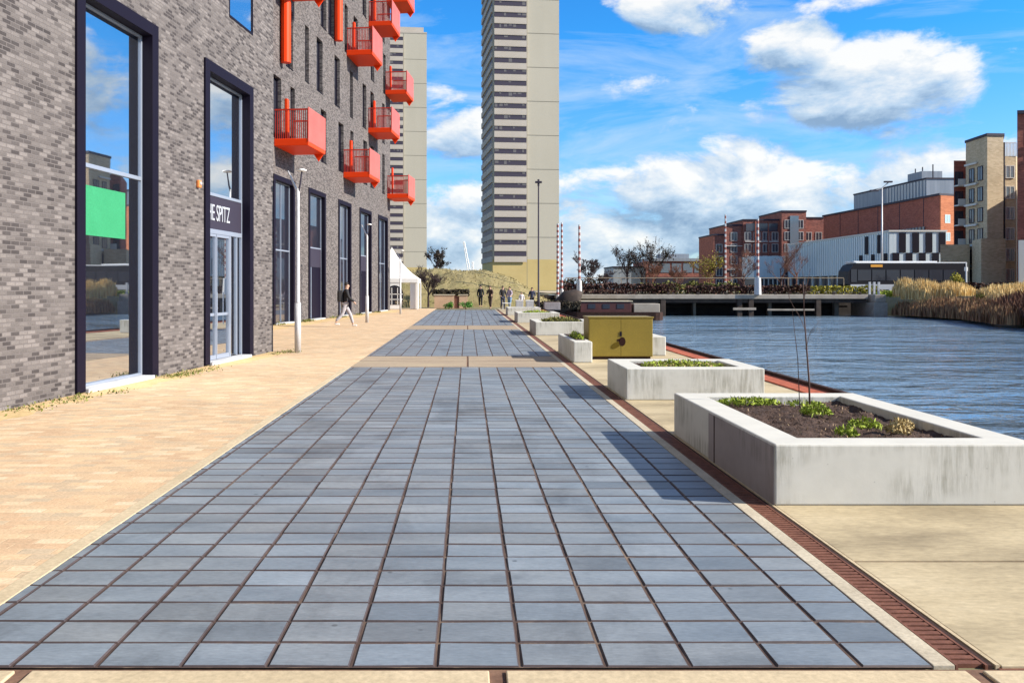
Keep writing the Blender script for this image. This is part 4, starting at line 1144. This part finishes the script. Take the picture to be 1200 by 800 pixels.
# lamp with double arm in front of the red building
dl = thing('street_lamp', 'tall grey street lamp with a twin head in front of the glass pavilion', 'street lamp', (47.1, 97, 1.0))
m_ = MB(); m_.tube([(0,0,0),(0,0,11.9)], [.12,.07], 8); m_.build('pole', M['galv'], dl, smooth=True)
m_ = MB(); m_.tube([(-.9,0,11.6),(0,0,11.9),(.8,0,12.6)], .06, 6); m_.build('arm', M['galv'], dl)
for x, z in ((-.9,11.6),(.7,12.6)):
    m_ = MB(); m_.box(x-.45,x+.45,-.15,.15,z-.07,z+.1); m_.build('lamp_head', M['frame2'], dl)
wp = thing('post', 'white post at the rear corner of the bus', 'post', (50.0, 85.6, 1.06))
m_ = MB(); m_.tube([(0,0,0),(0,0,2.6)], .09, 8); m_.box(-.16,.16,-.06,.06,2.2,2.6); m_.build('shaft', M['white'], wp)

# ------------------------------------------------------------------ buildings across the water
M['brickred'], _, _ = brickmat('red_brick', [(0,(.22,.055,.035)),(.5,(.34,.085,.055)),(1,(.43,.12,.075))], (.33,.14,.10), .45, .15, .012, dirt=.25)
M['brickdark'], _, _ = brickmat('dark_red_brick', [(0,(.17,.055,.042)),(.5,(.28,.09,.068)),(1,(.38,.13,.09))], (.28,.13,.10), .45, .15, .012, dirt=.25)
M['brickorange'], _, _ = brickmat('orange_brick', [(0,(.38,.11,.05)),(.5,(.48,.15,.065)),(1,(.56,.19,.085))], (.44,.18,.09), .45, .15, .012, dirt=.25)
M['bricktan'], _, _ = brickmat('tan_brick', [(0,(.46,.345,.21)),(.5,(.58,.45,.285)),(1,(.66,.52,.345))], (.54,.43,.29), .45, .15, .012, dirt=.3)
M['metalgrey'] = noisy('grey_cladding', (.22,.25,.29), (.32,.35,.39), .4, .5, .05, stretch=(4,4,.3))
M['paleblue'] = noisy('pale_blue_cladding', (.52,.61,.65), (.66,.73,.76), .5, .35, .03, stretch=(5,5,.3))
M['offwhite'] = plain('off_white_render', (.62,.60,.56), .8)

def winset(parent, mk, places):
    """first window built with frame + pane, then copied"""
    first = None
    for M4 in places:
        if first is None: first = mk(parent); o = first
        else: o = copy_tree(first, parent)
        o.matrix_local = M4
def facade_M(x, y, z, ang): return Matrix.Translation((x,y,z)) @ Matrix.Rotation(ang,4,'Z')
def win_maker(wd, h, fmat, gmat, balcony=False):
    def mk(parent):
        m = MB(); t = .09
        m.box(-wd/2, -wd/2+t, -.05, .05, 0, h); m.box(wd/2-t, wd/2, -.05, .05, 0, h); m.box(-wd/2+t, wd/2-t, -.05, .05, h-t, h); m.box(-wd/2+t, wd/2-t, -.05, .05, 0, t); m.box(-.04,.04,-.05,.05,t,h-t)
        o = m.build('window', fmat, parent)
        q = MB(); q.box(-wd/2+t, wd/2-t, -.02, .02, t, h-t); q.build('pane', gmat, o)
        if balcony:
            q = MB(); q.box(-wd/2-.2, wd/2+.2, -1.1, -.06, -.22, -.05); q.box(-wd/2-.2, wd/2+.2, -1.12, -1.06, -.05, .75); q.build('balcony', M['offwhite'], o)
        return o
    return mk

# A: dark brick apartments
A = thing('apartment_building', 'dark red brick apartments with a projecting stair tower, behind the tall banded pole', 'building', (58, 200, .9))
secs = [(0, 2.6, 13.0, 1.2), (2.6, 6.6, 15.2, .6), (6.6, 15.1, 16.4, 0), (15.1, 20.8, 18.3, -1.4), (20.8, 25.6, 16.9, .3)]
for x0, x1, h, yo in secs:
    m_ = MB(); m_.box(x0, x1-.01, yo, 14, 0, h); m_.build('wall', M['brickdark'], A)
    m_ = MB(); m_.box(x0-.1, x1+.09, yo-.15, 14.1, h, h+.35); m_.build('roof', M['frame2'], A)
pl = []
for x0, x1, h, yo in secs:
    n = max(1, int((x1-x0)/2.05))
    if x0 == 15.1: n = 2
    fl_ = int((h-.8)/2.75)
    for k in range(fl_):
        for i in range(n):
            pl.append(facade_M(x0+(x1-x0)*(i+.5)/n, yo-.04, .7+2.75*k, 0))
winset(A, win_maker(1.5, 2.0, M['offwhite'], M['glassfar']), pl)
m_ = MB()
for z in (5.9, 11.4): m_.box(7, 15, -.3, -.06, z, z+.16); m_.box(21, 25.4, 0, .24, z, z+.16); m_.box(2.7,6.5,.3,.54,z-1,z-.86)
m_.build('ledge', M['offwhite'], A)
for x in (9.4, 12.4, 14.9):
    m_ = MB(); m_.box(x-.12, x+.12, -.34, -.06, 0, 16.2); m_.build('pilaster', M['brickred'], A)
m_ = MB(); m_.box(7.2, 14.6, -.2, -.06, 13.9, 15.7); m_.build('glazing', M['glassfar'], A)
m_ = MB(); m_.box(17.0, 19.0, -1.55, -1.42, 6, 17.4); m_.build('glazing', M['glassblue'], A)

# B: long red building with glass pavilion
B = thing('red_building', 'long red brick building with an orange end wall, above the glass pavilion', 'building', (80.5, 193, .9))
ang = math.atan2(148-193, 81.9-80.5); LB = math.hypot(45, 1.9)
B.rotation_euler = (0, 0, ang)          # local +x runs towards the viewer, local +y away from the canal
H = 16.7
m_ = MB(); m_.prism([(0,0),(LB,0),(LB-9,24),(0,24)], 0, H); o = m_.build('wall', M['brickred'], B)
m_ = MB(); m_.prism([(LB+.01,-.01),(LB+.16,.05),(LB-8.8,23.95),(LB-8.95,23.9)], 0, H-.02); m_.build('end_wall', M['brickorange'], B)
m_ = MB(); m_.prism([(-.2,-.25),(LB+.3,-.25),(LB-8.7,24.2),(-.2,24.2)], H, H+.35); m_.build('roof', M['frame2'], B)
m_ = MB(); m_.box(3, LB-4.5, -.12, -.003, 1.0, 11.6); gl = m_.build('glazing', M['glassfar'], B)
m_ = MB()
x = 3
while x < LB-4.5: m_.box(x, x+.12, -.26, -.122, 1, 11.6); x += 1.1
for z in (4.5, 8.2): m_.box(3, LB-4.5, -.2, -.1225, z, z+.18)
m_.build('mullion', M['metalgrey'], gl)
for x in (8, 16, 24, 32, 40):
    m_ = MB(); m_.box(x, x+.12, -.06, -.003, 11.7, H-.1); m_.build('downpipe', M['frame2'], B)
eb = math.atan2(24, -9)
pl = [facade_M(LB+.12-9/24*(1.6+3.0*i)+.06, 1.6+3.0*i, 2.6+3.1*k, eb) for k in range(4) for i in range(3)]
winset(B, win_maker(1.3, 1.5, M['offwhite'], M['glassblue']), pl)
m_ = MB(); m_.box(6, 34, 4, 14, H+.35, H+4.2); m_.build('plant_room', M['metalgrey'], B)
m_ = MB(); m_.box(5.9, 34.1, 3.9, 14.1, H+4.2, H+4.5); m_.build('roof', M['frame2'], B)
m_ = MB()
x = 20
while x < 34: m_.box(x, x+.5, 3.9, 3.996, H+.5, H+4.1); x += 1.1
m_.build('louvre', M['offwhite'], B)
m_ = MB(); m_.box(24, 29, 6, 10, H+4.5, H+6.4); m_.build('plant_box', M['metalgrey'], B)
for x in (25, 27.5, 31):
    m_ = MB(); m_.tube([(x,7,H+4.4),(x,7,H+7.4)], .12, 6); m_.build('flue', M['frame2'], B)
# pavilion: own thing in front of the red facade
P_ = thing('glass_pavilion', 'pale blue glazed pavilion on thin columns in front of the red building', 'building', (67.6, 180, .9))
angp = math.atan2(136-180, 67.2-67.6); LP_ = 44
P_.rotation_euler = (0, 0, angp)
m_ = MB(); m_.box(0, LP_, 0, 9, 2.9, 9.6); m_.build('upper_storey', M['paleblue'], P_)
m_ = MB(); m_.box(.5, LP_-.5, .9, 8.5, 0, 2.9); m_.build('ground_storey', M['glassfar'], P_)
m_ = MB(); m_.box(-.15, LP_+.15, -.15, 9.15, 9.6, 9.85); m_.build('roof', M['offwhite'], P_)
m_ = MB()
x = .4
while x < LP_: m_.box(x, x+.1, -.1, -.003, 3.0, 9.5); x += .85
m_.build('fin', M['glassblue'], P_)
for i in range(12):
    m_ = MB(); m_.box(i*3.9+.4, i*3.9+.75, .2, .55, 0, 2.9); m_.build('column', M['offwhite'], P_)
for i in range(5):
    m_ = MB(); x = LP_-1.6-2.2*i; m_.box(x, x+1.1, -.16, -.101, 3.2+ (i%2)*3.1, 6.2+(i%2)*3.1); m_.build('dark_panel', M['frame'], P_)
for i in range(4):
    for k in range(2):
        m_ = MB(); yy = .5 + 2.1*i + (k%2)*1.05; m_.box(LP_+.003, LP_+.1, yy, yy+1.05, 3.1+3.2*k, 6.25+3.2*k); m_.build('dark_panel', M['frame'], P_)
lo = thing('low_glass_wing', 'low pale blue glazed wing between the dark brick apartments and the pavilion', 'building', (66.4, 181.5, .9))
m_ = MB(); m_.box(-5.5, .9, 0, 8, 2.6, 7.4); m_.build('upper_storey', M['paleblue'], lo)
m_ = MB(); m_.box(-5.2, .8, .6, 8, 0, 2.6); m_.build('ground_storey', M['glassfar'], lo)
m_ = MB()
for i in range(7): m_.box(-5.3+i*.95, -5.1+i*.95, .1, .35, 0, 2.6)
m_.build('column', M['offwhite'], lo)

# C: stepped apartments at right
Cc = thing('apartment_tower', 'stepped tan brick apartment tower with a red wing and balconies, above the right bank', 'building', (0, 0, .9))
def poly(name, pts, z0, z1, mat, lab=None):
    m = MB(); m.prism(pts, z0, z1); o = m.build(name, mat, Cc)
    if lab: o['label'] = lab
    return o
poly('wall', [(67.8,119),(69.9,119),(77,128),(73.7,129)], 0, 18.4, M['brickred'], 'red brick wing left of the tan tower')
poly('wall', [(68.2,112),(70.45,112.2),(74,118),(68.65,117.6)], 0, 20.6, M['bricktan'], 'tan brick stair tower, the tallest part')
poly('wall', [(70.5,113.6),(73.1,113.7),(79,121),(73.6,121)], 0, 18.2, M['bricktan'], 'tan wing with white balconies')
poly('wall', [(62.6,113),(66.5,113),(69,117.5),(65.5,118)], 0, 6.4, M['bricktan'], 'low tan link')
poly('wall', [(65.0,108),(68.1,108),(68.15,111.9),(66.5,112.5)], 0, 6.9, M['bricktan'])
poly('parapet', [(68.1,111.9),(70.55,112.1),(74,118.1),(68.55,117.7)], 20.6, 20.95, M['frame2'])
# recessed vertical windows on the left face of the tan tower
ang2 = math.atan2(117.6-112, .45)
pl = []
for k in range(6):
    for t in (1.7, 3.9):
        pl.append(facade_M(68.2+.08*t-.05, 112+t, 1.2+2.75*k, R(-90)+ .08*-1))
winset(Cc, win_maker(1.3, 1.9, M['frame2'], M['glassfar']), pl)
for k in range(6):
    m_ = MB(); m_.box(68.0,68.19,114.2,116.9,3.5+2.75*k,3.75+2.75*k); m_.build('ledge', M['offwhite'], Cc)
pl = [facade_M(68.5, 118.93, 1.2+2.75*k, 0) for k in range(6)]
winset(Cc, win_maker(1.1, 1.9, M['frame2'], M['glassfar'], True), pl)
pl = [facade_M(72.2, 113.6, 1.5+2.75*k, 0) for k in range(6)]
winset(Cc, win_maker(1.2, 1.7, M['offwhite'], M['glassblue']), pl)
m_ = MB()
for i in range(14): m_.box(70.6+i*.19, 70.66+i*.19, 113.62, 113.7, 18.2, 19.9)
m_.box(70.5,73.1,113.6,113.72,19.9,20.05); m_.build('railing', M['galv'], Cc)
m_ = MB(); m_.box(71.3,71.42,113.4,113.58,0,20); m_.build('downpipe', M['frame2'], Cc)
# D: red block at the right edge
D = thing('red_apartment_block', 'tall red brick apartment block cut off by the right edge of the picture', 'building', (0, 0, .9))
m_ = MB(); m_.prism([(64.4,100),(90,96),(92,99),(66.6,103)], 0, 21.0); m_.build('wall', M['brickred'], D)
m_ = MB(); m_.prism([(64.2,99.7),(90.2,95.7),(92.3,99.3),(66.6,103.3)], 21.0, 21.4); m_.build('roof', M['frame2'], D)
m_ = MB(); m_.prism([(80,101.2),(90,99.6),(92,112),(80,112.4)], 0, 17.6); m_.build('wall', M['bricktan'], D)  # unseen rear wing, added to cast a diagonal shadow on the tan tower
m_ = MB(); m_.prism([(63.9,98.9),(67.2,98.4),(67.4,99.4),(64.4,99.8)], 0, 6.2); m_.build('porch', M['offwhite'], D)
angd = math.atan2(-4, 25.6)
pl = []
for k in range(7):
    for i in range(8):
        t = 2.2+3.0*i; pl.append(facade_M(64.4+math.cos(angd)*t, 100+math.sin(angd)*t-.03, .9+2.8*k, angd))
winset(D, win_maker(1.4, 1.9, M['offwhite'], M['glassfar'], True), pl)

# E: block further right, seen only in the window reflections and from a step aside
E_ = thing('brown_warehouse', 'low brown brick building on the right bank, reflected in the shop window', 'building', (62, 55, .9), R(-8))
m_ = MB(); m_.box(0, 16, 0, 34, 0, 9.5); m_.build('wall', M['brickdark'], E_)
m_ = MB(); m_.box(-.2, 16.2, -.2, 34.2, 9.5, 9.9); m_.build('roof', M['frame2'], E_)
pl = [facade_M(-.04, 2.5+3.6*i, 1.2+3*k, R(-90)) for k in range(3) for i in range(9)]
winset(E_, win_maker(1.8, 1.7, M['offwhite'], M['glassblue']), pl)

# F: far low building and distant trees
F = thing('office_building', 'distant low grey office building left of the dark brick apartments', 'building', (41, 240, .8))
m_ = MB(); m_.box(0, 9, 0, 16, 0, 6.4); m_.build('wall', M['metalgrey'], F)
m_ = MB(); m_.box(9.01, 29, -1, 18, 0, 8.2); o = m_.build('wall', M['brickdark'], F)
m_ = MB(); m_.box(9.3, 29.3, -1.4, 18.3, 8.2, 9.0); m_.build('roof', M['metalgrey'], F)
m_ = MB(); m_.box(-.2, 9, -.2, 16, 6.4, 6.8); m_.build('roof', M['frame2'], F)
for i in range(6):
    m_ = MB(); m_.box(9.9+i*3.15, 12.5+i*3.15, -1.1, -1.003, 5.0, 7.6); m_.build('window', M['glassblue'], F)
m_ = MB(); m_.box(9.3, 28.8, -1.1, -1.004, 1.6, 3.8); m_.build('window', M['glassfar'], F)
m_ = MB(); m_.box(14, 22, 3, 9, 9.0, 10.4); m_.build('plant_box', M['metalgrey'], F)
rg = random.Random(77)
lab3 = ['dark bare tree crown on the skyline, leftmost of three above the office building', 'dark bare tree crown on the skyline, middle of three above the office building', 'dark bare tree crown on the skyline, rightmost of three above the office building']
for i, (x, h) in enumerate(((43.5,11.5),(47.5,11.0),(51.0,12.0))):
    bare_tree('distant_tree', lab3[i], (x, 232, .8), h, M['twigdark'], 90+i, 3, (3,4), .32, .25, 'three dark trees above the office building', M['hedgedark'], 380, .55)
bare_tree('bare_tree', 'wide dark bare tree behind the grey based red and white pole', (17.6, 125, 1.0), 4.4, M['twigdark'], 95, 4, (3,5), .85, .16)
bare_tree('bare_tree', 'smaller dark bare tree right of the wide one behind the banded poles', (20.6, 128, 1.0), 2.8, M['twigdark'], 96, 3, (4,6), .9, .14)
bare_tree('bare_tree', 'red brown bare tree in front of the office building', (26.0, 120, 1.0), 3.7, M['twigred'], 97, 4, (3,5), .85, .12)
bare_tree('bare_tree', 'second red brown bare tree in front of the office building, nearer the yellow green tree', (31.5, 128, 1.0), 3.2, M['twigred'], 98, 4, (3,5), .85, .12)
bare_tree('leafing_tree', 'yellow green leafing tree left of the dark brick apartments', (27.3, 97, 1.0), 4.3, M['twigred'], 99, 3, (3,5), .8, .11, None, M['yellowleaf'], 1500, .16)
bare_tree('bare_tree', 'red brown bare tree before the dark brick apartments, left of the pale based pole', (29.8, 92, 1.0), 4.2, M['twigred'], 100, 4, (3,4), .7, .09)
bare_tree('bare_tree', 'slender red brown bare tree right of the pale based pole', (33.8, 92, 1.0), 5.4, M['twigred'], 101, 3, (3,4), .55, .08)
bare_tree('bare_tree', 'slender bare tree in front of the pavilion columns', (38.6, 100, 1.0), 4.6, M['twigred'], 102, 3, (3,4), .6, .08)
# far tree belt that reads as one mass
m_ = MB(); rg = random.Random(12)
for _ in range(9000):
    x = rg.uniform(-60, 260); y = 330 + rg.uniform(-12, 12)
    h = (4.2 + 2.2*mnoise.noise(Vector((x*.05,1,0))) + 1.5*mnoise.noise(Vector((x*.21,4,0))))
    m_.leaf((x, y, .6 + h*rg.random()**.8), rg.uniform(.8, 1.9), rg, .2)
tag(m_.build('far_woodland', M['hedgedark']), 'dark far tree belt along the horizon', 'woodland', kind='stuff')

# ------------------------------------------------------------------ white blocks, table
for lab, x, y in (('white concrete block seat, left of the pair beyond the far planters', 3.32, 58.6), ('white concrete block seat, right of the pair beside the tall thin lamp', 4.02, 58.6)):
    t = thing('block_seat', lab, 'seat', (x, y, 0), group='pair of white block seats')
    m_ = MB(); m_.box(0, .50, 0, .5, 0, .68); m_.build('body', M['sill'], t, bevel=.02)
    m_ = MB(); m_.box(-.02, .52, -.02, .52, .68, .74); m_.build('top', M['white'], t, bevel=.01)
tb = thing('folding_table', 'white folding table beside the standing people', 'table', (2.5, 61.2, 0))
m_ = MB(); m_.box(0, .62, 0, .7, .46, .50); m_.build('tabletop', M['white'], tb, bevel=.008)
for x in (.05, .57):
    for y in (.05, .65):
        m_ = MB(); m_.box(x-.02,x+.02,y-.02,y+.02,0,.46); m_.build('leg', M['galv'], tb)
pb = thing('stone_trough', 'long low grey stone trough beneath the dark brown hedge', 'trough', (5.5, 61.2, 0))
m_ = MB(); m_.box(0, 1.15, 0, .7, 0, .55); m_.build('body', M['planter2'], pb, bevel=.03); m_ = MB(); m_.box(.1, 1.05, .1, .6, .55, .575); m_.build('soil', M['dirt'], pb)

# ------------------------------------------------------------------ people
def skin(name, verts, edges, mat, parent, sub=2, root=0):
    me = bpy.data.meshes.new(name); me.from_pydata([v[:3] for v in verts], edges, [])
    o = link(bpy.data.objects.new(name + '_cage', me))
    o.modifiers.new('skin', 'SKIN'); sk = me.skin_vertices[0].data
    for i, v in enumerate(verts):
        r = v[3]; sk[i].radius = r if isinstance(r, tuple) else (r, r); sk[i].use_root = (i == root)
    s = o.modifiers.new('sub', 'SUBSURF'); s.levels = sub; s.render_levels = sub
    dg = bpy.context.evaluated_depsgraph_get(); dg.update()
    m2 = bpy.data.meshes.new_from_object(o.evaluated_get(dg)); bpy.data.objects.remove(o)
    m2.materials.clear(); m2.materials.append(mat)
    m2.polygons.foreach_set('use_smooth', [True]*len(m2.polygons))
    m2.name = name
    q = link(bpy.data.objects.new(name, m2)); q.parent = parent
    return q
M['skin'] = plain('skin', (.50, .30, .21), .6)
def person(label, loc, rz, h, top, legs, hair, shoe, stride=0.0, armL=(0,0), armR=(0,0), lean=0.0, group=None, longcoat=False, hairlong=False, bag=None):
    """figure faces local +y; swings are forward offsets of hand / foot"""
    t = thing('person', label, 'person', loc, rz, group); k = h / 1.75
    def S(v): return (v[0]*k, v[1]*k, v[2]*k, v[3]*k if not isinstance(v[3], tuple) else (v[3][0]*k, v[3][1]*k))
    hp = .93; L = lean
    a, b2 = stride, -stride*.8
    def leg(s, f):
        kn = (s*.10, f*.55+.05*abs(f)+.02, .50); an = (s*.10, f*1.0-(.10 if f < 0 else 0), .09+(.10 if f < -.1 else 0))
        return kn, an
    kl, al_ = leg(-1, a); kr, ar = leg(1, b2)
    shz = 1.43; sh_y = L*.5
    def arm(s, sw):
        f, up_ = sw
        el = (s*.245, sh_y + f*.4 - .03, 1.14 + up_*.12); wr = (s*.25 - s*abs(up_)*.08, sh_y + f + .05, .90 + up_*.35)
        hd = (s*.25 - s*abs(up_)*.09, sh_y + f*1.08 + .09, .82 + up_*.42)
        return el, wr, hd
    eL, wL, hL = arm(-1, armL); eR, wR, hR = arm(1, armR)
    hx = sh_y + L*.25
    V = [S(v) for v in [(0,0,hp,(.13,.10)), (0,L*.2,1.10,(.125,.09)), (0,L*.42,1.32,(.15,.10)), (0,sh_y,1.46,(.09,.075)), (0,hx,1.52,.055), (0,hx+.01,1.60,(.075,.09)), (0,hx+.005,1.69,(.078,.095)), (0,hx+.11,1.625,.018),
         (-.17,sh_y,1.42,.065), (*eL,.045), (*wL,.033), (*hL,.036), (.17,sh_y,1.42,.065), (*eR,.045), (*wR,.033), (*hR,.036),
         (-.09,0,.88,.095), (*kl,.062), (*al_,.042), (al_[0],al_[1]+.15,.05+max(0,al_[2]-.09)*.6,.035), (.09,0,.88,.095), (*kr,.062), (*ar,.042), (ar[0],ar[1]+.15,.05+max(0,ar[2]-.09)*.6,.035)]]
    Eg = [(0,1),(1,2),(2,3),(3,4),(4,5),(5,6),(5,7),(3,8),(8,9),(9,10),(10,11),(3,12),(12,13),(13,14),(14,15),(0,16),(16,17),(17,18),(18,19),(0,20),(20,21),(21,22),(22,23)]
    skin('body', V, Eg, M['skin'], t)
    g = 1.22
    def G(v, q=g): return (v[0], v[1], v[2], (v[3][0]*q, v[3][1]*q) if isinstance(v[3], tuple) else v[3]*q)
    jv = [G(V[0]), G(V[1]), G(V[2]), G(V[3],1.12), G(V[8],1.25), G(V[9],1.4), (V[10][0],V[10][1],V[10][2]+.02*k,.048*k), G(V[12],1.25), G(V[13],1.4), (V[14][0],V[14][1],V[14][2]+.02*k,.048*k)]
    je = [(0,1),(1,2),(2,3),(3,4),(4,5),(5,6),(3,7),(7,8),(8,9)]
    if longcoat:
        jv.append((0, -.01, .68*k, (.17*k,.13*k))); je.append((0,10))
    else:
        jv.append((0, 0, .83*k, (.15*k,.12*k))); je.append((0,10))
    skin('jacket', jv, je, top, t)
    tv = [(0,0,.95*k,(.135*k,.108*k)), G(V[16],1.12), G(V[17],1.25), (V[18][0],V[18][1],V[18][2]+.03*k,.058*k), G(V[20],1.12), G(V[21],1.25), (V[22][0],V[22][1],V[22][2]+.03*k,.058*k)]
    skin('trousers', tv, [(0,1),(1,2),(2,3),(0,4),(4,5),(5,6)], legs, t)
    for A_i, T_i in ((18,19),(22,23)):
        p, q = V[A_i], V[T_i]
        skin('shoe', [(p[0],p[1]-.05*k,q[2]+.005,.042*k),(p[0],p[1]+.03*k,q[2]+.012*k,.045*k),(q[0],q[1]+.02,q[2]-.005,.036*k)], [(0,1),(1,2)], shoe, t, 1)
    m = MB(); c = V[6]
    for j in range(7):
        for i in range(14):
            pass
    m.ball((c[0], c[1]-.015*k, c[2]-.008*k), (.088*k,.104*k,.098*k), 14, 8)
    mm = MB(); lo_ = c[2] - (.16*k if hairlong else .05*k)
    m.v = [(x, (y if y < c[1]+.045*k or z > c[2]+.03*k else c[1]+.045*k), max(z, lo_ if y < c[1]-.01*k else c[2]+.012*k)) for x, y, z in m.v]
    m.build('hair', hair, t, smooth=True)
    m = MB()
    for s in (-1, 1): m.ball((s*.032*k, c[1]+.083*k, V[5][2]+.045*k), .011*k, 8, 6)
    m.build('eyes', M['frame'], t, smooth=True)
    m = MB(); m.box(-.024*k, .024*k, V[5][1]+.092*k, V[5][1]+.102*k, V[5][2]-.040*k, V[5][2]-.030*k); m.build('mouth', M['lip'], t)
    if bag is not None:
        m = MB(); m.box(-.15*k,.15*k,sh_y-.34*k,sh_y-.13*k,1.0*k,1.45*k); m.build('backpack', bag, t, bevel=.05)
    return t
M['lip'] = plain('lip', (.35, .13, .11), .6)
M['black'] = plain('black_cloth', (.012, .011, .013), .8)
M['navy'] = plain('navy_cloth', (.03, .035, .07), .8)
M['brown'] = plain('brown_cloth', (.06, .035, .025), .85)
M['denim'] = noisy('blue_denim', (.10, .20, .34), (.17, .29, .44), 20, .85, .1)
M['paledenim'] = noisy('pale_grey_denim', (.30, .28, .30), (.48, .45, .46), 12, .85, .1)
M['shirt'] = plain('pale_shirt', (.62, .60, .62), .8)
M['lilac'] = plain('lilac_top', (.36, .30, .36), .8)
M['hairdark'] = plain('dark_hair', (.02, .014, .010), .6)
M['hairbrown'] = plain('brown_hair', (.07, .04, .02), .6)
M['shoewhite'] = plain('white_shoe', (.68, .64, .62), .5)
person('person in a black jacket and pale grey trousers walking along the footpath past the building', (-5.02, 34.9, 0), R(-75), 1.80, M['black'], M['paledenim'], M['hairdark'], M['shoewhite'], .34, (-.22,.1), (.25,.2), .10, bag=M['black'])
gp = 'people standing at the far end of the promenade'
person('person all in black standing leftmost of the far group', (1.05, 69.5, 0), R(170), 1.78, M['black'], M['black'], M['hairdark'], M['black'], .06, (.05,.1), (.0,.0), 0, gp)
person('person in a brown coat and brown trousers, second from left in the far group', (1.72, 64.5, 0), R(150), 1.72, M['brown'], M['brown'], M['hairbrown'], M['black'], .12, (.12,.5), (.15,.5), .06, gp, longcoat=True)
person('person in a black coat just behind the white folding table', (2.62, 63.6, 0), R(200), 1.72, M['black'], M['navy'], M['hairdark'], M['black'], .03, (.1,.3), (.1,.3), 0, gp, longcoat=True)
person('person in a lilac top and blue jeans by the white folding table', (3.08, 62.6, 0), R(140), 1.66, M['lilac'], M['denim'], M['hairbrown'], M['shoewhite'], .08, (.15,.4), (.05,.1), 0, gp, hairlong=True)
person('child in a white top and dark trousers between the two white block seats', (4.02, 63.6, 0), R(180), 1.28, M['shirt'], M['black'], M['hairbrown'], M['black'], .05, (.05,.1), (.05,.1), 0, gp)
person('person in a navy coat behind the right hand white block seat', (4.75, 63.0, 0), R(175), 1.60, M['navy'], M['black'], M['hairdark'], M['black'], .02, (.05,.2), (.05,.2), 0, gp, longcoat=True)
